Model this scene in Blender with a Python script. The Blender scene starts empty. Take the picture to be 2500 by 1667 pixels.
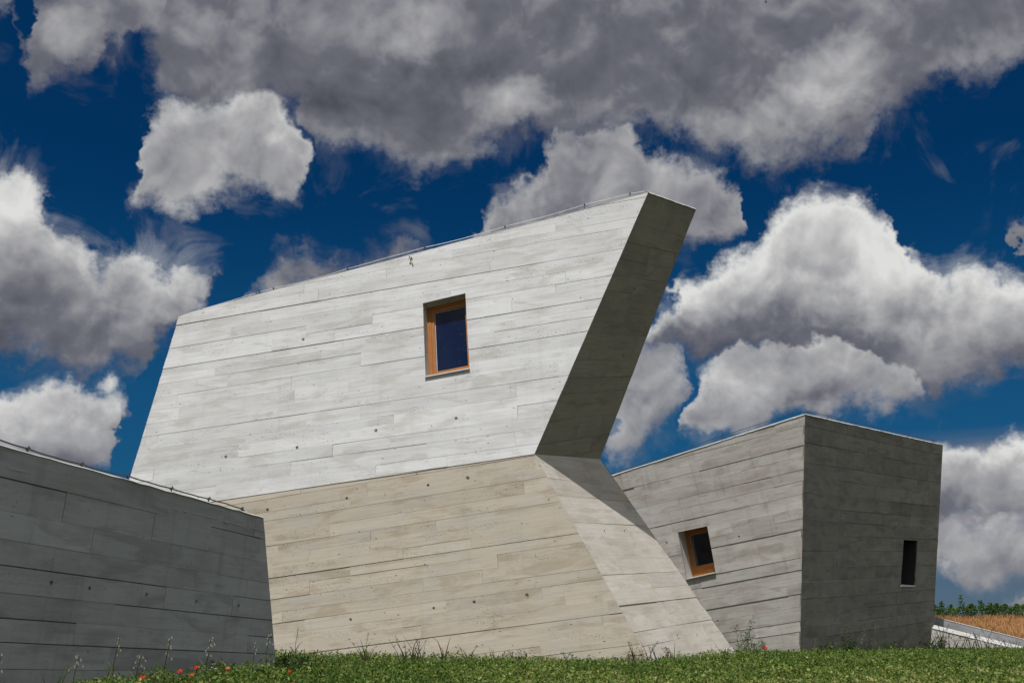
import bpy, math, random
import numpy as np
random.seed(11)
rng = np.random.default_rng(7)
C = bpy.context.scene
COL = C.collection
R = math.radians

# ------------------------------------------------------------------ camera
F_ = 2431.0                      # focal length in pixels of a 2500 px wide picture
HV = 1520.0                      # horizon row
PITCH = math.atan((HV - 833.5) / F_)
CAM = np.array([0.0, 0.0, 0.9])
cd = bpy.data.cameras.new('camera'); cam = bpy.data.objects.new('camera', cd); COL.objects.link(cam)
cd.sensor_width = 36.0; cd.lens = 36.0 * F_ / 2500.0; cd.clip_end = 6000; cd.clip_start = 0.05
cam.location = CAM; cam.rotation_euler = (math.pi / 2 + PITCH, 0, 0)
C.camera = cam

# ------------------------------------------------------------------ light
SUN_AZ, SUN_EL = 21.0, 62.5      # azimuth turned left from straight behind the camera
sl = bpy.data.lights.new('sun', 'SUN'); so = bpy.data.objects.new('sun', sl); COL.objects.link(so)
sl.energy = 3.9; sl.angle = R(0.5); sl.color = (1.0, 0.97, 0.925)
SUN = np.array([-math.sin(R(SUN_AZ)) * math.cos(R(SUN_EL)), -math.cos(R(SUN_AZ)) * math.cos(R(SUN_EL)), math.sin(R(SUN_EL))])
from mathutils import Vector
so.rotation_euler = Vector(SUN).to_track_quat('Z', 'Y').to_euler()
C.view_settings.view_transform = 'Standard'; C.view_settings.look = 'None'
C.view_settings.exposure = 0.0; C.view_settings.gamma = 1.0
try: C.view_settings.use_curve_mapping = False
except Exception: pass
C.cycles.max_bounces = 6; C.cycles.diffuse_bounces = 3; C.cycles.glossy_bounces = 3

# ------------------------------------------------------------------ picture geometry helpers
def ray(u, v):
    x = (u - 1250) / F_; y = -(v - 833.5) / F_
    return np.array([x, math.cos(PITCH) - y * math.sin(PITCH), math.sin(PITCH) + y * math.cos(PITCH)])
def atY(u, v, Y):
    r = ray(u, v); return CAM + r * (Y / r[1])
def hit(u, v, P, n):
    r = ray(u, v); return CAM + r * (np.dot(P - CAM, n) / np.dot(r, n))
def N_(v): return v / np.linalg.norm(v)
def wall_n(az, lean):
    a = R(az); l = R(lean)
    return np.array([-math.sin(a) * math.cos(l), -math.cos(a) * math.cos(l), math.sin(l)])

# ------------------------------------------------------------------ node helper
class NT:
    def __init__(s, tree):
        s.t = tree; s.n = tree.nodes; s.l = tree.links
    def _set(s, sock, v):
        if v is None: return
        if isinstance(v, bpy.types.NodeSocket): s.l.new(v, sock)
        elif isinstance(v, bpy.types.Node): s.l.new(v.outputs[0], sock)
        else: sock.default_value = v
    def math(s, op, a, b=None, c=None, clamp=False):
        m = s.n.new('ShaderNodeMath'); m.operation = op; m.use_clamp = clamp
        for i, x in enumerate((a, b, c)):
            s._set(m.inputs[i], x) if x is not None else None
        return m.outputs[0]
    def vec(s, op, a, b=None, scale=None):
        m = s.n.new('ShaderNodeVectorMath'); m.operation = op
        s._set(m.inputs[0], a)
        if b is not None: s._set(m.inputs[1], b)
        if scale is not None: s._set(m.inputs['Scale'], scale)
        return m.outputs['Value'] if op in ('DOT_PRODUCT', 'LENGTH', 'DISTANCE') else m.outputs[0]
    def noise(s, vec, scale, detail=4, rough=0.5, dist=0.0, color=False, lac=2.0):
        m = s.n.new('ShaderNodeTexNoise'); s._set(m.inputs['Vector'], vec)
        m.inputs['Scale'].default_value = scale; m.inputs['Detail'].default_value = detail
        m.inputs['Roughness'].default_value = rough; m.inputs['Distortion'].default_value = dist
        m.inputs['Lacunarity'].default_value = lac
        return m.outputs['Color'] if color else m.outputs[0]
    def vor(s, vec, scale, out='Distance', rnd=1.0):
        m = s.n.new('ShaderNodeTexVoronoi'); s._set(m.inputs['Vector'], vec)
        m.inputs['Scale'].default_value = scale; m.inputs['Randomness'].default_value = rnd
        return m.outputs[out]
    def maprange(s, v, a, b, c=0.0, d=1.0, smooth=True):
        m = s.n.new('ShaderNodeMapRange'); m.interpolation_type = 'SMOOTHSTEP' if smooth else 'LINEAR'
        s._set(m.inputs[0], v); 
        for i, x in enumerate((a, b, c, d)): s._set(m.inputs[i + 1], x)
        return m.outputs[0]
    def mix(s, f, a, b, mode='MIX'):
        m = s.n.new('ShaderNodeMix'); m.data_type = 'RGBA'; m.blend_type = mode
        s._set(m.inputs[0], f); s._set(m.inputs[6], a); s._set(m.inputs[7], b)
        return m.outputs[2]
    def comb(s, x, y, z):
        m = s.n.new('ShaderNodeCombineXYZ')
        s._set(m.inputs[0], x); s._set(m.inputs[1], y); s._set(m.inputs[2], z); return m.outputs[0]
    def sep(s, v):
        m = s.n.new('ShaderNodeSeparateXYZ'); s._set(m.inputs[0], v); return m.outputs

#SKY_BEGIN
# ------------------------------------------------------------------ world: Nishita sky and clouds, laid out by azimuth and elevation
W = bpy.data.worlds.new('World'); C.world = W; W.use_nodes = True
wt = W.node_tree
for n in list(wt.nodes): wt.nodes.remove(n)
T = NT(wt)
out = wt.nodes.new('ShaderNodeOutputWorld'); bg = wt.nodes.new('ShaderNodeBackground')
wt.links.new(bg.outputs[0], out.inputs[0])
sky = wt.nodes.new('ShaderNodeTexSky'); sky.sky_type = 'NISHITA'; sky.sun_disc = False
sky.sun_elevation = R(SUN_EL); sky.sun_rotation = R(180 + SUN_AZ)
sky.air_density = 1.0; sky.dust_density = 0.3; sky.ozone_density = 3.0; sky.altitude = 300
D = wt.nodes.new('ShaderNodeTexCoord').outputs['Generated']
x, y, z = T.sep(D)
az = T.math('ARCTAN2', x, y); el = T.math('ARCSINE', z)
Q = T.comb(az, el, 0.0)
def azel(u, v):                  # u, v in the 2352-wide view of the photograph
    d = N_(ray(u * 2500 / 2352., v * 2500 / 2352.))
    return math.atan2(d[0], d[1]), math.asin(d[2])
def blob(cx, cy, rx, ry):
    a, e = azel(cx, cy); a2, _ = azel(cx + rx, cy); _, e2 = azel(cx, cy - ry)
    return a, e, abs(a2 - a), abs(e2 - e)
# billowing warp of the cloud outlines, in layers
w1 = T.vec('SUBTRACT', T.noise(D, 6.0, 2, 0.5, color=True), (0.5, 0.5, 0.5))
w2 = T.vec('SUBTRACT', T.noise(D, 21.0, 4, 0.62, color=True), (0.5, 0.5, 0.5))
warp = T.vec('ADD', T.vec('SCALE', w1, scale=0.026), T.vec('SCALE', w2, scale=0.066))
QW = T.vec('ADD', Q, warp)
qa, qe, _q = T.sep(QW)
A0, A1_, E0, E1_ = -0.62, 0.62, -0.10, 1.10
qn = T.maprange(qa, A0, A1_, 0, 1, False)
def curve(pts):
    """height of an outline as a function of azimuth"""
    q = sorted(azel(u, v) for u, v in pts)
    n = wt.nodes.new('ShaderNodeFloatCurve'); c = n.mapping.curves[0]
    n.mapping.use_clip = False; n.mapping.extend = 'HORIZONTAL'
    P = [((a - A0) / (A1_ - A0), (e - E0) / (E1_ - E0)) for a, e in q]
    P2 = [P[0]]
    for p in P[1:]:
        if p[0] > P2[-1][0] + 0.0015: P2.append(p)
    c.points[0].location = P2[0]; c.points[1].location = P2[-1]
    for p in P2[1:-1]: c.points.new(*p)
    for p in c.points: p.handle_type = 'VECTOR'
    n.mapping.update(); wt.links.new(qn, n.inputs['Value'])
    return T.maprange(n.outputs[0], 0, 1, E0, E1_, False)
U_ = -300
CL = [ # upper outline, lower outline, softness (rad), shade at the base, shade at the top
 ([(335,60),(350,20),(365,-60),(400,U_),(2700,U_)], [(335,120),(365,200),(400,235),(470,260),(600,260),(690,250),(712,340),(735,358),(800,325),(860,330),(940,378),(975,388),(1010,375),(1120,360),(1160,330),(1200,305),(1260,315),(1330,335),(1400,315),(1500,300),(1590,312),(1650,342),(1720,368),(1800,392),(1870,376),(1950,374),(1990,350),(2010,300),(2040,262),(2100,235),(2140,198),(2200,168),(2260,158),(2352,150),(2700,120)], .050, .31, .34),
 ([(275,450),(290,435),(315,375),(328,300),(345,265),(380,245),(395,215),(430,212),(520,200),(560,183),(600,182),(640,188),(668,230),(688,300),(700,380)], [(275,465),(300,478),(325,462),(345,450),(370,485),(410,515),(460,495),(530,455),(590,445),(650,468),(680,468),(700,430)], .050, .46, .74),
 ([(1085,530),(1105,480),(1150,435),(1200,428),(1236,385),(1250,330),(1290,290),(1350,280),(1450,300),(1490,350),(1540,372),(1620,388),(1690,430),(1705,480),(1715,510)], [(1085,545),(1130,540),(1200,560),(1300,570),(1500,570),(1590,560),(1630,552),(1690,528),(1715,515)], .030, .30, .60),
 ([(-80,-80),(50,-60),(62,130),(75,80),(95,20),(115,-60),(345,-60),(450,-60)], [(-80,48),(30,52),(54,10),(62,170),(90,184),(112,162),(150,152),(170,178),(200,178),(225,120),(258,168),(278,100),(310,120),(350,130),(450,130)], .055, .30, .42),
 ([(-200,400),(0,400),(40,390),(90,408),(120,455),(135,515),(170,545),(200,570),(240,600),(270,590),(310,575),(345,600),(372,640),(400,612),(440,618),(492,640)], [(-200,800),(0,815),(60,812),(120,838),(150,872),(200,878),(260,862),(330,872),(355,810),(385,770),(430,742),(470,690),(492,652)], .040, .24, .80),
 ([(-200,930),(0,930),(60,893),(120,878),(170,885),(200,902),(250,888),(300,903),(310,915)], [(-200,1100),(0,1120),(100,1110),(180,1090),(240,1076),(262,1040),(285,955),(310,928)], .030, .32, .85),
 ([(572,670),(605,625),(650,590),(690,585),(720,560),(760,590),(810,590),(850,612),(880,570),(920,540),(960,555),(985,585)], [(572,690),(700,680),(850,660),(985,600)], .055, .36, .44),
 ([(1475,780),(1510,735),(1535,700),(1545,655),(1600,622),(1640,598),(1690,578),(1740,553),(1775,508),(1820,465),(1860,446),(1910,434),(1950,446),(1985,478),(2015,476),(2045,478),(2065,520),(2085,575),(2120,600),(2160,638),(2200,628),(2250,640),(2300,638),(2352,632),(2700,600)], [(1475,800),(1540,805),(1580,818),(1620,838),(1700,822),(1780,812),(1900,806),(1960,818),(2050,905),(2120,895),(2200,885),(2260,862),(2352,845),(2700,800)], .034, .24, 1.05),
 ([(1585,960),(1592,900),(1620,850),(1650,815),(1700,785),(1760,765),(1840,750),(1900,750),(2060,770),(2130,820)], [(1585,985),(1640,1003),(1700,1003),(1760,988),(1830,962),(1900,960),(1960,935),(2040,925),(2130,905)], .030, .36, .85),
 ([(1380,1030),(1400,960),(1420,870),(1440,800),(1480,770),(1530,780),(1570,840)], [(1380,1070),(1420,1066),(1460,1022),(1490,980),(1520,965),(1570,930)], .060, .36, .56),
 ([(2120,1045),(2160,1036),(2200,1030),(2240,1030),(2270,1014),(2310,1003),(2352,1008),(2700,960)], [(2120,1190),(2200,1200),(2352,1190),(2700,1180)], .026, .22, 1.0),
 ([(2110,1210),(2180,1192),(2230,1200),(2280,1185),(2352,1196),(2700,1190)], [(2110,1320),(2200,1345),(2352,1335),(2700,1340)], .050, .36, .54),
 ([(2322,540),(2335,512),(2352,508),(2500,520)], [(2322,555),(2335,588),(2352,600),(2500,600)], .03, .45, .6),
 ([(2285,1400),(2300,1378),(2330,1368),(2380,1366),(2700,1380)], [(2285,1404),(2352,1420),(2700,1420)], .018, .35, .62),
]
Fv = None; Sh = None
for top_l, bot_l, soft, s0, s1 in CL:
    l_ = min(top_l + bot_l); r_ = max(top_l + bot_l)
    if l_[0] > -50: top_l = top_l + [(l_[0]-22, l_[1]+90)]; bot_l = bot_l + [(l_[0]-22, l_[1]-90)]
    if r_[0] < 2400: top_l = top_l + [(r_[0]+22, r_[1]+90)]; bot_l = bot_l + [(r_[0]+22, r_[1]-90)]
    tp = curve(top_l); bt = curve(bot_l)
    dt = T.math('SUBTRACT', tp, qe); db = T.math('SUBTRACT', qe, bt)
    d_ = T.math('DIVIDE', T.math('MINIMUM', dt, db), soft)
    th = T.math('DIVIDE', db, T.math('MAXIMUM', T.math('ADD', dt, db), 0.02))
    th = T.math('MULTIPLY_ADD', T.maprange(th, 0.05, 0.95, 0, 1, False), s1 - s0, s0)
    d_ = T.math('MINIMUM', d_, 1.6)
    if Fv is None: Fv, Sh = d_, th
    else:
        k_ = T.maprange(T.math('SUBTRACT', d_, Fv), -0.25, 0.25)
        m = wt.nodes.new('ShaderNodeMath'); m.operation = 'SMOOTH_MAX'
        wt.links.new(Fv, m.inputs[0]); wt.links.new(d_, m.inputs[1]); m.inputs[2].default_value = 0.2
        Fv = m.outputs[0]
        Sh = T.math('ADD', T.math('MULTIPLY', Sh, T.math('SUBTRACT', 1.0, k_)), T.math('MULTIPLY', th, k_))
# unseen broken cloud over the rest of the dome, added bright to fill shaded faces
gen = T.math('MULTIPLY', T.math('SUBTRACT', T.noise(T.vec('MULTIPLY', D, (1, 1, 1.6)), 2.4, 4, 0.6), 0.42), 9.0)
side = T.maprange(T.math('ABSOLUTE', az), 0.60, 0.75)
top = T.maprange(el, 0.70, 0.90)
away = T.math('MAXIMUM', side, top)
Fv = T.math('ADD', T.math('MULTIPLY', Fv, T.math('SUBTRACT', 1.0, away)), T.math('MULTIPLY', gen, away))
# fine fraying
f2 = T.math('SUBTRACT', T.noise(D, 30.0, 6, 0.66), 0.5)
Fd = T.math('ADD', Fv, T.math('MULTIPLY', f2, 1.3))
core = T.maprange(Fd, -0.22, 0.46)
veil = T.math('MULTIPLY', T.maprange(T.math('MULTIPLY_ADD', T.math('SUBTRACT', T.noise(D, 13.0, 5, 0.62, 0.8), 0.5), 5.0, Fv), -0.5, 0.9), 0.30)
alpha = T.math('MAXIMUM', core, veil)
# billow relief: difference of the noise towards the sun
UPV = (-0.014, -0.006, 0.034)
n1 = T.noise(D, 8.0, 4, 0.55, 0.3); n2 = T.noise(T.vec('ADD', D, UPV), 8.0, 4, 0.55, 0.3)
rel = T.math('SUBTRACT', n1, n2)
UPF = (-0.004, -0.002, 0.010)
m1 = T.noise(D, 20.0, 4, 0.55, 0.4); m2 = T.noise(T.vec('ADD', D, UPF), 20.0, 4, 0.55, 0.4)
relf = T.math('SUBTRACT', T.math('ABSOLUTE', T.math('SUBTRACT', m2, 0.5)), T.math('ABSOLUTE', T.math('SUBTRACT', m1, 0.5)))
relf = T.math('ADD', relf, T.math('MULTIPLY', T.math('SUBTRACT', m1, m2), 0.3))
LT = [ # thick grey and thin bright places inside the banks: cx, cy, rx, ry, gain
 (1840,800,330,45,-.16),(1900,640,230,110,.12),(560,270,140,80,.10),(620,370,90,70,-.06),(470,380,80,70,.06),
 (60,470,110,90,.12),(150,650,220,50,-.10),
 (1900,170,180,90,.30),(1830,255,220,70,.22),(1170,225,130,60,.24),(2180,110,170,50,.10),(980,90,170,90,.16),(500,120,140,110,.22),(430,40,110,60,.1),
 (1600,60,420,60,-.08),(820,230,240,60,-.06),(1480,320,230,50,-.04),(150,70,80,70,.2),
 (2300,1090,120,40,-.08),
]
Bs = Sh
qx, qy, _z = T.sep(QW)
for b in LT:
    a, e, ra, re = blob(*b[:4])
    d_ = T.vec('MULTIPLY', T.vec('SUBTRACT', QW, (a, e, 0)), (1 / ra, 1 / re, 0))
    v_ = T.math('SUBTRACT', 1.0, T.vec('DOT_PRODUCT', d_, d_), clamp=True)
    Bs = T.math('MULTIPLY_ADD', v_, b[4], Bs)
Bs = T.math('ADD', T.math('MULTIPLY', Bs, T.math('SUBTRACT', 1.0, away)), T.math('MULTIPLY', away, 0.70))  # out-of-view cloud set bright as fill light for shaded walls
bright = T.math('ADD', Bs, T.math('ADD', T.math('MULTIPLY', rel, 1.05), T.math('MULTIPLY', relf, 0.50)))
bright = T.math('ADD', bright, T.maprange(Fd, 0.9, 0.1, -0.03, 0.05))
cr = wt.nodes.new('ShaderNodeValToRGB'); wt.links.new(bright, cr.inputs[0])
cr.color_ramp.elements[0].position = 0.0; cr.color_ramp.elements[0].color = (0.068, 0.072, 0.092, 1)
cr.color_ramp.elements[1].position = 1.0; cr.color_ramp.elements[1].color = (0.74, 0.74, 0.72, 1)
e_ = cr.color_ramp.elements.new(0.30); e_.color = (0.145, 0.148, 0.178, 1)
e_ = cr.color_ramp.elements.new(0.65); e_.color = (0.40, 0.40, 0.41, 1)
# polarising-filter blue of the open sky from the Nishita sky
skyc = T.vec('SCALE', sky.outputs[0], scale=0.055)
skyc = T.mix(1.0, skyc, (0.012, 0.30, 0.56, 1), 'MULTIPLY')
lowf = T.maprange(el, 0.44, 0.06)
skyc = T.mix(T.math('MULTIPLY', lowf, 0.75), skyc, (0.014, 0.098, 0.215, 1))
low2 = T.maprange(el, 0.14, 0.0)
skyc = T.mix(T.math('MULTIPLY', low2, 0.85), skyc, (0.10, 0.145, 0.20, 1))
# hazy grey-blue layers low down
lay = T.noise(T.vec('MULTIPLY', D, (3, 3, 22)), 1.6, 4, 0.55)
hz_ = T.mix(T.maprange(lay, .42, .62), (0.13, 0.165, 0.22, 1), (0.27, 0.265, 0.30, 1))
band = T.math('MULTIPLY', T.maprange(el, 0.175, 0.135), T.maprange(el, 0.035, 0.06))
skyc = T.mix(T.math('MULTIPLY', band, T.maprange(az, .33, .38)), skyc, hz_)
fin = T.mix(T.math('MULTIPLY', alpha, 0.98), skyc, cr.outputs[0])
ground_dim = T.maprange(el, -0.02, -0.06)
fin = T.mix(ground_dim, fin, (0.03, 0.035, 0.02, 1))
wt.links.new(fin, bg.inputs[0]); bg.inputs[1].default_value = 1.0
#SKY_END

# ------------------------------------------------------------------ object helpers
def tag(o, label=None, cat=None, group=None, kind=None):
    if label: o['label'] = label
    if cat: o['category'] = cat
    if group: o['group'] = group
    if kind: o['kind'] = kind
    return o
def empty(name, loc, label, cat, group=None):
    o = bpy.data.objects.new(name, None); COL.objects.link(o)
    o.location = tuple(loc); o.empty_display_size = 0.3
    return tag(o, label, cat, group)
class MB:
    """collects vertices and faces of one mesh, with uv, colour and material slot per face"""
    def __init__(s): s.v = []; s.f = []; s.uv = []; s.c = []; s.m = []
    def face(s, pts, uv=None, col=(0.5, 0.5, 0.5, 1), m=0):
        i = len(s.v); s.v += [tuple(map(float, p)) for p in pts]; s.f.append(tuple(range(i, i + len(pts))))
        s.uv.append(uv or [(0, 0)] * len(pts)); s.c.append(col); s.m.append(m)
    def box(s, c, ax, ay, az_, col=(0.5, 0.5, 0.5, 1)):
        c, ax, ay, az_ = map(np.array, (c, ax, ay, az_))
        P = {}
        for i in (-1, 1):
            for j in (-1, 1):
                for k in (-1, 1): P[i, j, k] = c + ax * i + ay * j + az_ * k
        q = [((-1,-1,-1),(-1,1,-1),(1,1,-1),(1,-1,-1)), ((-1,-1,1),(1,-1,1),(1,1,1),(-1,1,1)), ((-1,-1,-1),(1,-1,-1),(1,-1,1),(-1,-1,1)),
             ((-1,1,-1),(-1,1,1),(1,1,1),(1,1,-1)), ((-1,-1,-1),(-1,-1,1),(-1,1,1),(-1,1,-1)), ((1,-1,-1),(1,1,-1),(1,1,1),(1,-1,1))]
        fl = np.dot(np.cross(ax, ay), az_) < 0
        for f in q:
            f = f[::-1] if fl else f
            p = [P[k] for k in f]; a = np.linalg.norm(p[1] - p[0]); b = np.linalg.norm(p[2] - p[1])
            s.face(p, [(0, 0), (a, 0), (a, b), (0, b)], col)
    def tube(s, pts, r, seg=6, col=(0.5, 0.5, 0.5, 1), cap=True):
        pts = [np.array(p, float) for p in pts]
        if not hasattr(r, '__len__'): r = [r] * len(pts)
        rings = []
        for i, p in enumerate(pts):
            t = N_(pts[min(i + 1, len(pts) - 1)] - pts[max(i - 1, 0)])
            a = np.cross(t, (0.13, 0.21, 1.0)); a = N_(a) if np.linalg.norm(a) > 1e-4 else np.array([1., 0, 0])
            b = np.cross(t, a)
            rings.append([p + (a * math.cos(2 * math.pi * k / seg) + b * math.sin(2 * math.pi * k / seg)) * r[i] for k in range(seg)])
        for i in range(len(rings) - 1):
            for k in range(seg):
                s.face([rings[i][k], rings[i][(k + 1) % seg], rings[i + 1][(k + 1) % seg], rings[i + 1][k]], None, col)
        if cap: s.face(rings[0][::-1], None, col); s.face(rings[-1], None, col)
    def build(s, name, mats, parent=None, weld=False):
        org = np.array(parent.matrix_world.translation) if parent is not None else np.zeros(3)
        par = parent
        if parent is not None:
            org = world_loc(parent)
        me = bpy.data.meshes.new(name)
        me.from_pydata([tuple(np.array(v) - org) for v in s.v], [], s.f)
        uvl = me.uv_layers.new(name='UVMap')
        uvl.data.foreach_set('uv', np.array([c for f in s.uv for c in f], dtype=np.float32).ravel())
        ca = me.color_attributes.new('tone', 'FLOAT_COLOR', 'CORNER')
        ca.data.foreach_set('color', np.array([c for f, cc in zip(s.f, s.c) for c in [cc] * len(f)], dtype=np.float32).ravel())
        for m in (mats if isinstance(mats, (list, tuple)) else [mats]): me.materials.append(m)
        me.polygons.foreach_set('material_index', s.m)
        me.update()
        o = bpy.data.objects.new(name, me); COL.objects.link(o)
        if parent is not None: o.parent = parent
        return o
def world_loc(o):
    p = np.zeros(3)
    while o is not None:
        p = p + np.array(o.location); o = o.parent
    return p

# ------------------------------------------------------------------ materials
def mat(name):
    m = bpy.data.materials.new(name); m.use_nodes = True
    t = m.node_tree; bs = t.nodes['Principled BSDF']
    return m, NT(t), bs
def concrete(name, base, alt, stain, bug=1.0, grain=1.0, rough=0.9, runs=0.05):
    """board-marked concrete: uv is in metres, u along the boards"""
    m, T, bs = mat(name)
    uv = T.n.new('ShaderNodeUVMap'); uv.uv_map = 'UVMap'; U = uv.outputs[0]
    at = T.n.new('ShaderNodeAttribute'); at.attribute_name = 'tone'; tr, tg, tb = T.sep(at.outputs['Color'])
    Uo = T.vec('ADD', U, T.comb(T.math('MULTIPLY', tg, 37.0), T.math('MULTIPLY', tb, 3.0), 0.0))   # each board its own grain
    g1 = T.noise(T.vec('MULTIPLY', Uo, (1.0, 22, 1)), 1.0, 6, 0.68, 0.15)
    g2 = T.noise(T.vec('MULTIPLY', Uo, (3.5, 90, 1)), 1.0, 3, 0.6)
    blot = T.noise(T.vec('MULTIPLY', U, (1.0, 2.1, 1)), 1.1, 6, 0.6)
    patch = T.noise(T.vec('MULTIPLY', Uo, (1.2, 4.2, 1)), 1.0, 4, 0.6, 0.5)
    fine = T.noise(U, 70.0, 3, 0.7)
    c = T.mix(T.maprange(blot, 0.38, 0.66), base, alt)
    c = T.mix(T.math('MULTIPLY', T.maprange(patch, 0.50, 0.64), 0.55), c, stain)
    # board to board difference
    k = T.math('ADD', T.math('MULTIPLY', T.math('SUBTRACT', tr, 0.5), 0.20), 1.0)
    k = T.math('MULTIPLY', k, T.maprange(g1, 0.3, 0.75, 1 - 0.13 * grain, 1 + 0.08 * grain, False))
    k = T.math('MULTIPLY', k, T.maprange(g2, 0.3, 0.7, 1 - 0.05 * grain, 1 + 0.04 * grain, False))
    k = T.math('MULTIPLY', k, T.maprange(fine, 0.3, 0.7, 0.96, 1.03, False))
    # vertical run-off streaks
    st = T.noise(T.vec('MULTIPLY', U, (7, 0.45, 1)), 1.0, 4, 0.6)
    k = T.math('MULTIPLY', k, T.maprange(st, 0.52, 0.72, 1.0, 1.0 - runs))
    # air pockets in clusters, drawn out along the boards
    clus = T.maprange(T.noise(T.vec('MULTIPLY', Uo, (0.8, 3.4, 1)), 1.0, 3, 0.6), 0.50, 0.66)
    def pocket(scale, r, vs):
        vv = T.n.new('ShaderNodeTexVoronoi'); T._set(vv.inputs['Vector'], T.vec('MULTIPLY', T.vec('ADD', Uo, T.vec('SCALE', T.noise(U, 25, 2, 0.5, color=True), scale=0.02)), (1, vs, 1)))
        vv.inputs['Scale'].default_value = scale
        rad = T.math('MULTIPLY', T.math('POWER', T.sep(vv.outputs['Color'])[0], 3.0), r)
        return T.maprange(vv.outputs['Distance'], rad, T.math('ADD', rad, 0.05), 1.0, 0.0)
    b1 = T.math('MULTIPLY', pocket(42.0, 0.36, 1.8), clus)
    b2 = T.math('MULTIPLY', pocket(9.0, 0.12, 1.6), 1.0)
    fl = T.maprange(T.noise(T.vec('MULTIPLY', Uo, (26, 75, 1)), 1.0, 4, 0.7), .57, .66); fl = T.math('MULTIPLY', fl, T.math('MULTIPLY_ADD', clus, .85, .10))
    hole = T.math('MULTIPLY', T.math('MAXIMUM', T.math('MAXIMUM', b1, b2), fl, clamp=True), bug)
    k = T.math('MULTIPLY', k, T.math('SUBTRACT', 1.0, T.math('MULTIPLY', hole, 0.62)))
    c = T.mix(1.0, c, T.comb(k, k, k), 'MULTIPLY')
    T.l.new(c, bs.inputs['Base Color']); bs.inputs['Roughness'].default_value = rough
    bs.inputs['Specular IOR Level'].default_value = 0.25
    h = T.math('SUBTRACT', T.math('ADD', T.math('MULTIPLY', g1, 0.5), T.math('ADD', T.math('MULTIPLY', g2, 0.3), T.math('MULTIPLY', fine, 0.25))), T.math('MULTIPLY', hole, 2.0))
    bp = T.n.new('ShaderNodeBump'); bp.inputs['Strength'].default_value = 0.55; bp.inputs['Distance'].default_value = 0.004
    T.l.new(h, bp.inputs['Height']); T.l.new(bp.outputs[0], bs.inputs['Normal'])
    return m
M = {}
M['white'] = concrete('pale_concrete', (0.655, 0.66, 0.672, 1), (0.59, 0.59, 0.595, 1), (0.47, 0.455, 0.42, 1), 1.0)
M['tan'] = concrete('tan_concrete', (0.54, 0.48, 0.395, 1), (0.50, 0.465, 0.405, 1), (0.385, 0.315, 0.23, 1), 1.1)
M['fin'] = concrete('grey_beige_concrete', (0.575, 0.54, 0.49, 1), (0.52, 0.475, 0.415, 1), (0.43, 0.38, 0.31, 1), 0.5)
M['under'] = concrete('underside_shade_concrete', (0.30, 0.285, 0.235, 1), (0.25, 0.245, 0.21, 1), (0.20, 0.19, 0.155, 1), 0.4)  # wall concrete with the overhang's shade and warm bounce put into the colour
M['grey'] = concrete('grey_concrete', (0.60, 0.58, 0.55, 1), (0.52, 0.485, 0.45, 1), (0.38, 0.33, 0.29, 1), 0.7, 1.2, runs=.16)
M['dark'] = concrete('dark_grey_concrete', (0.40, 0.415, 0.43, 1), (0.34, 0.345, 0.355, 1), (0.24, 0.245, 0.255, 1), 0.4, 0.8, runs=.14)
M['dark2'] = concrete('shade_darkened_concrete', (0.29, 0.28, 0.26, 1), (0.23, 0.225, 0.215, 1), (0.165, 0.155, 0.145, 1), 0.4, 0.8, runs=.16)  # darker copy of the block concrete, with the face's shade in its colour
M['rim'] = concrete('rim_concrete', (0.58, 0.58, 0.56, 1), (0.52, 0.52, 0.50, 1), (0.38, 0.38, 0.36, 1), 0.4)
def plain(name, col, rough=0.6, metal=0.0, nz=0.15, scale=8.0, bump=0.0, spec=0.4):
    m, T, bs = mat(name)
    g = T.n.new('ShaderNodeNewGeometry').outputs['Position']
    n = T.noise(g, scale, 4, 0.6)
    k = T.maprange(n, 0.3, 0.7, 1 - nz, 1 + nz, False)
    T.l.new(T.mix(1.0, tuple(col) + (1,), T.comb(k, k, k), 'MULTIPLY'), bs.inputs['Base Color'])
    bs.inputs['Roughness'].default_value = rough; bs.inputs['Metallic'].default_value = metal
    bs.inputs['Specular IOR Level'].default_value = spec
    if bump:
        bp = T.n.new('ShaderNodeBump'); bp.inputs['Strength'].default_value = bump; bp.inputs['Distance'].default_value = 0.01
        T.l.new(n, bp.inputs['Height']); T.l.new(bp.outputs[0], bs.inputs['Normal'])
    return m
def wood(name):
    m, T, bs = mat(name)
    uv = T.n.new('ShaderNodeUVMap'); uv.uv_map = 'UVMap'; U = uv.outputs[0]
    g = T.noise(T.vec('MULTIPLY', U, (3, 60, 1)), 1.0, 5, 0.6, 0.8)
    bl = T.noise(U, 3.0, 3, 0.6)
    c = T.mix(T.maprange(g, 0.35, 0.7), (0.44, 0.165, 0.028, 1), (0.25, 0.08, 0.014, 1))
    c = T.mix(T.maprange(bl, 0.5, 0.8, 0, 0.5), c, (0.50, 0.26, 0.09, 1))
    T.l.new(c, bs.inputs['Base Color']); bs.inputs['Roughness'].default_value = 0.45
    return m
def glassy(name, tint, spec=0.22):
    m, T, bs = mat(name)
    uv = T.n.new('ShaderNodeUVMap'); uv.uv_map = 'UVMap'; U = uv.outputs[0]
    sp = T.maprange(T.noise(U, 34.0, 3, 0.8), 0.60, 0.68)
    sm = T.maprange(T.noise(T.vec('MULTIPLY', U, (3, 2, 1)), 1.3, 4, 0.7), 0.50, 0.72)
    d = T.math('MULTIPLY', sp, sm)
    film = T.math('MULTIPLY', T.maprange(T.noise(U, 2.2, 5, 0.7), 0.5, 0.85), 0.05)
    c = T.mix(T.math('MAXIMUM', d, film, clamp=True), tint, (0.30, 0.34, 0.42, 1))
    T.l.new(c, bs.inputs['Base Color']); bs.inputs['Roughness'].default_value = 0.03
    bs.inputs['Specular IOR Level'].default_value = spec
    return m
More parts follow.
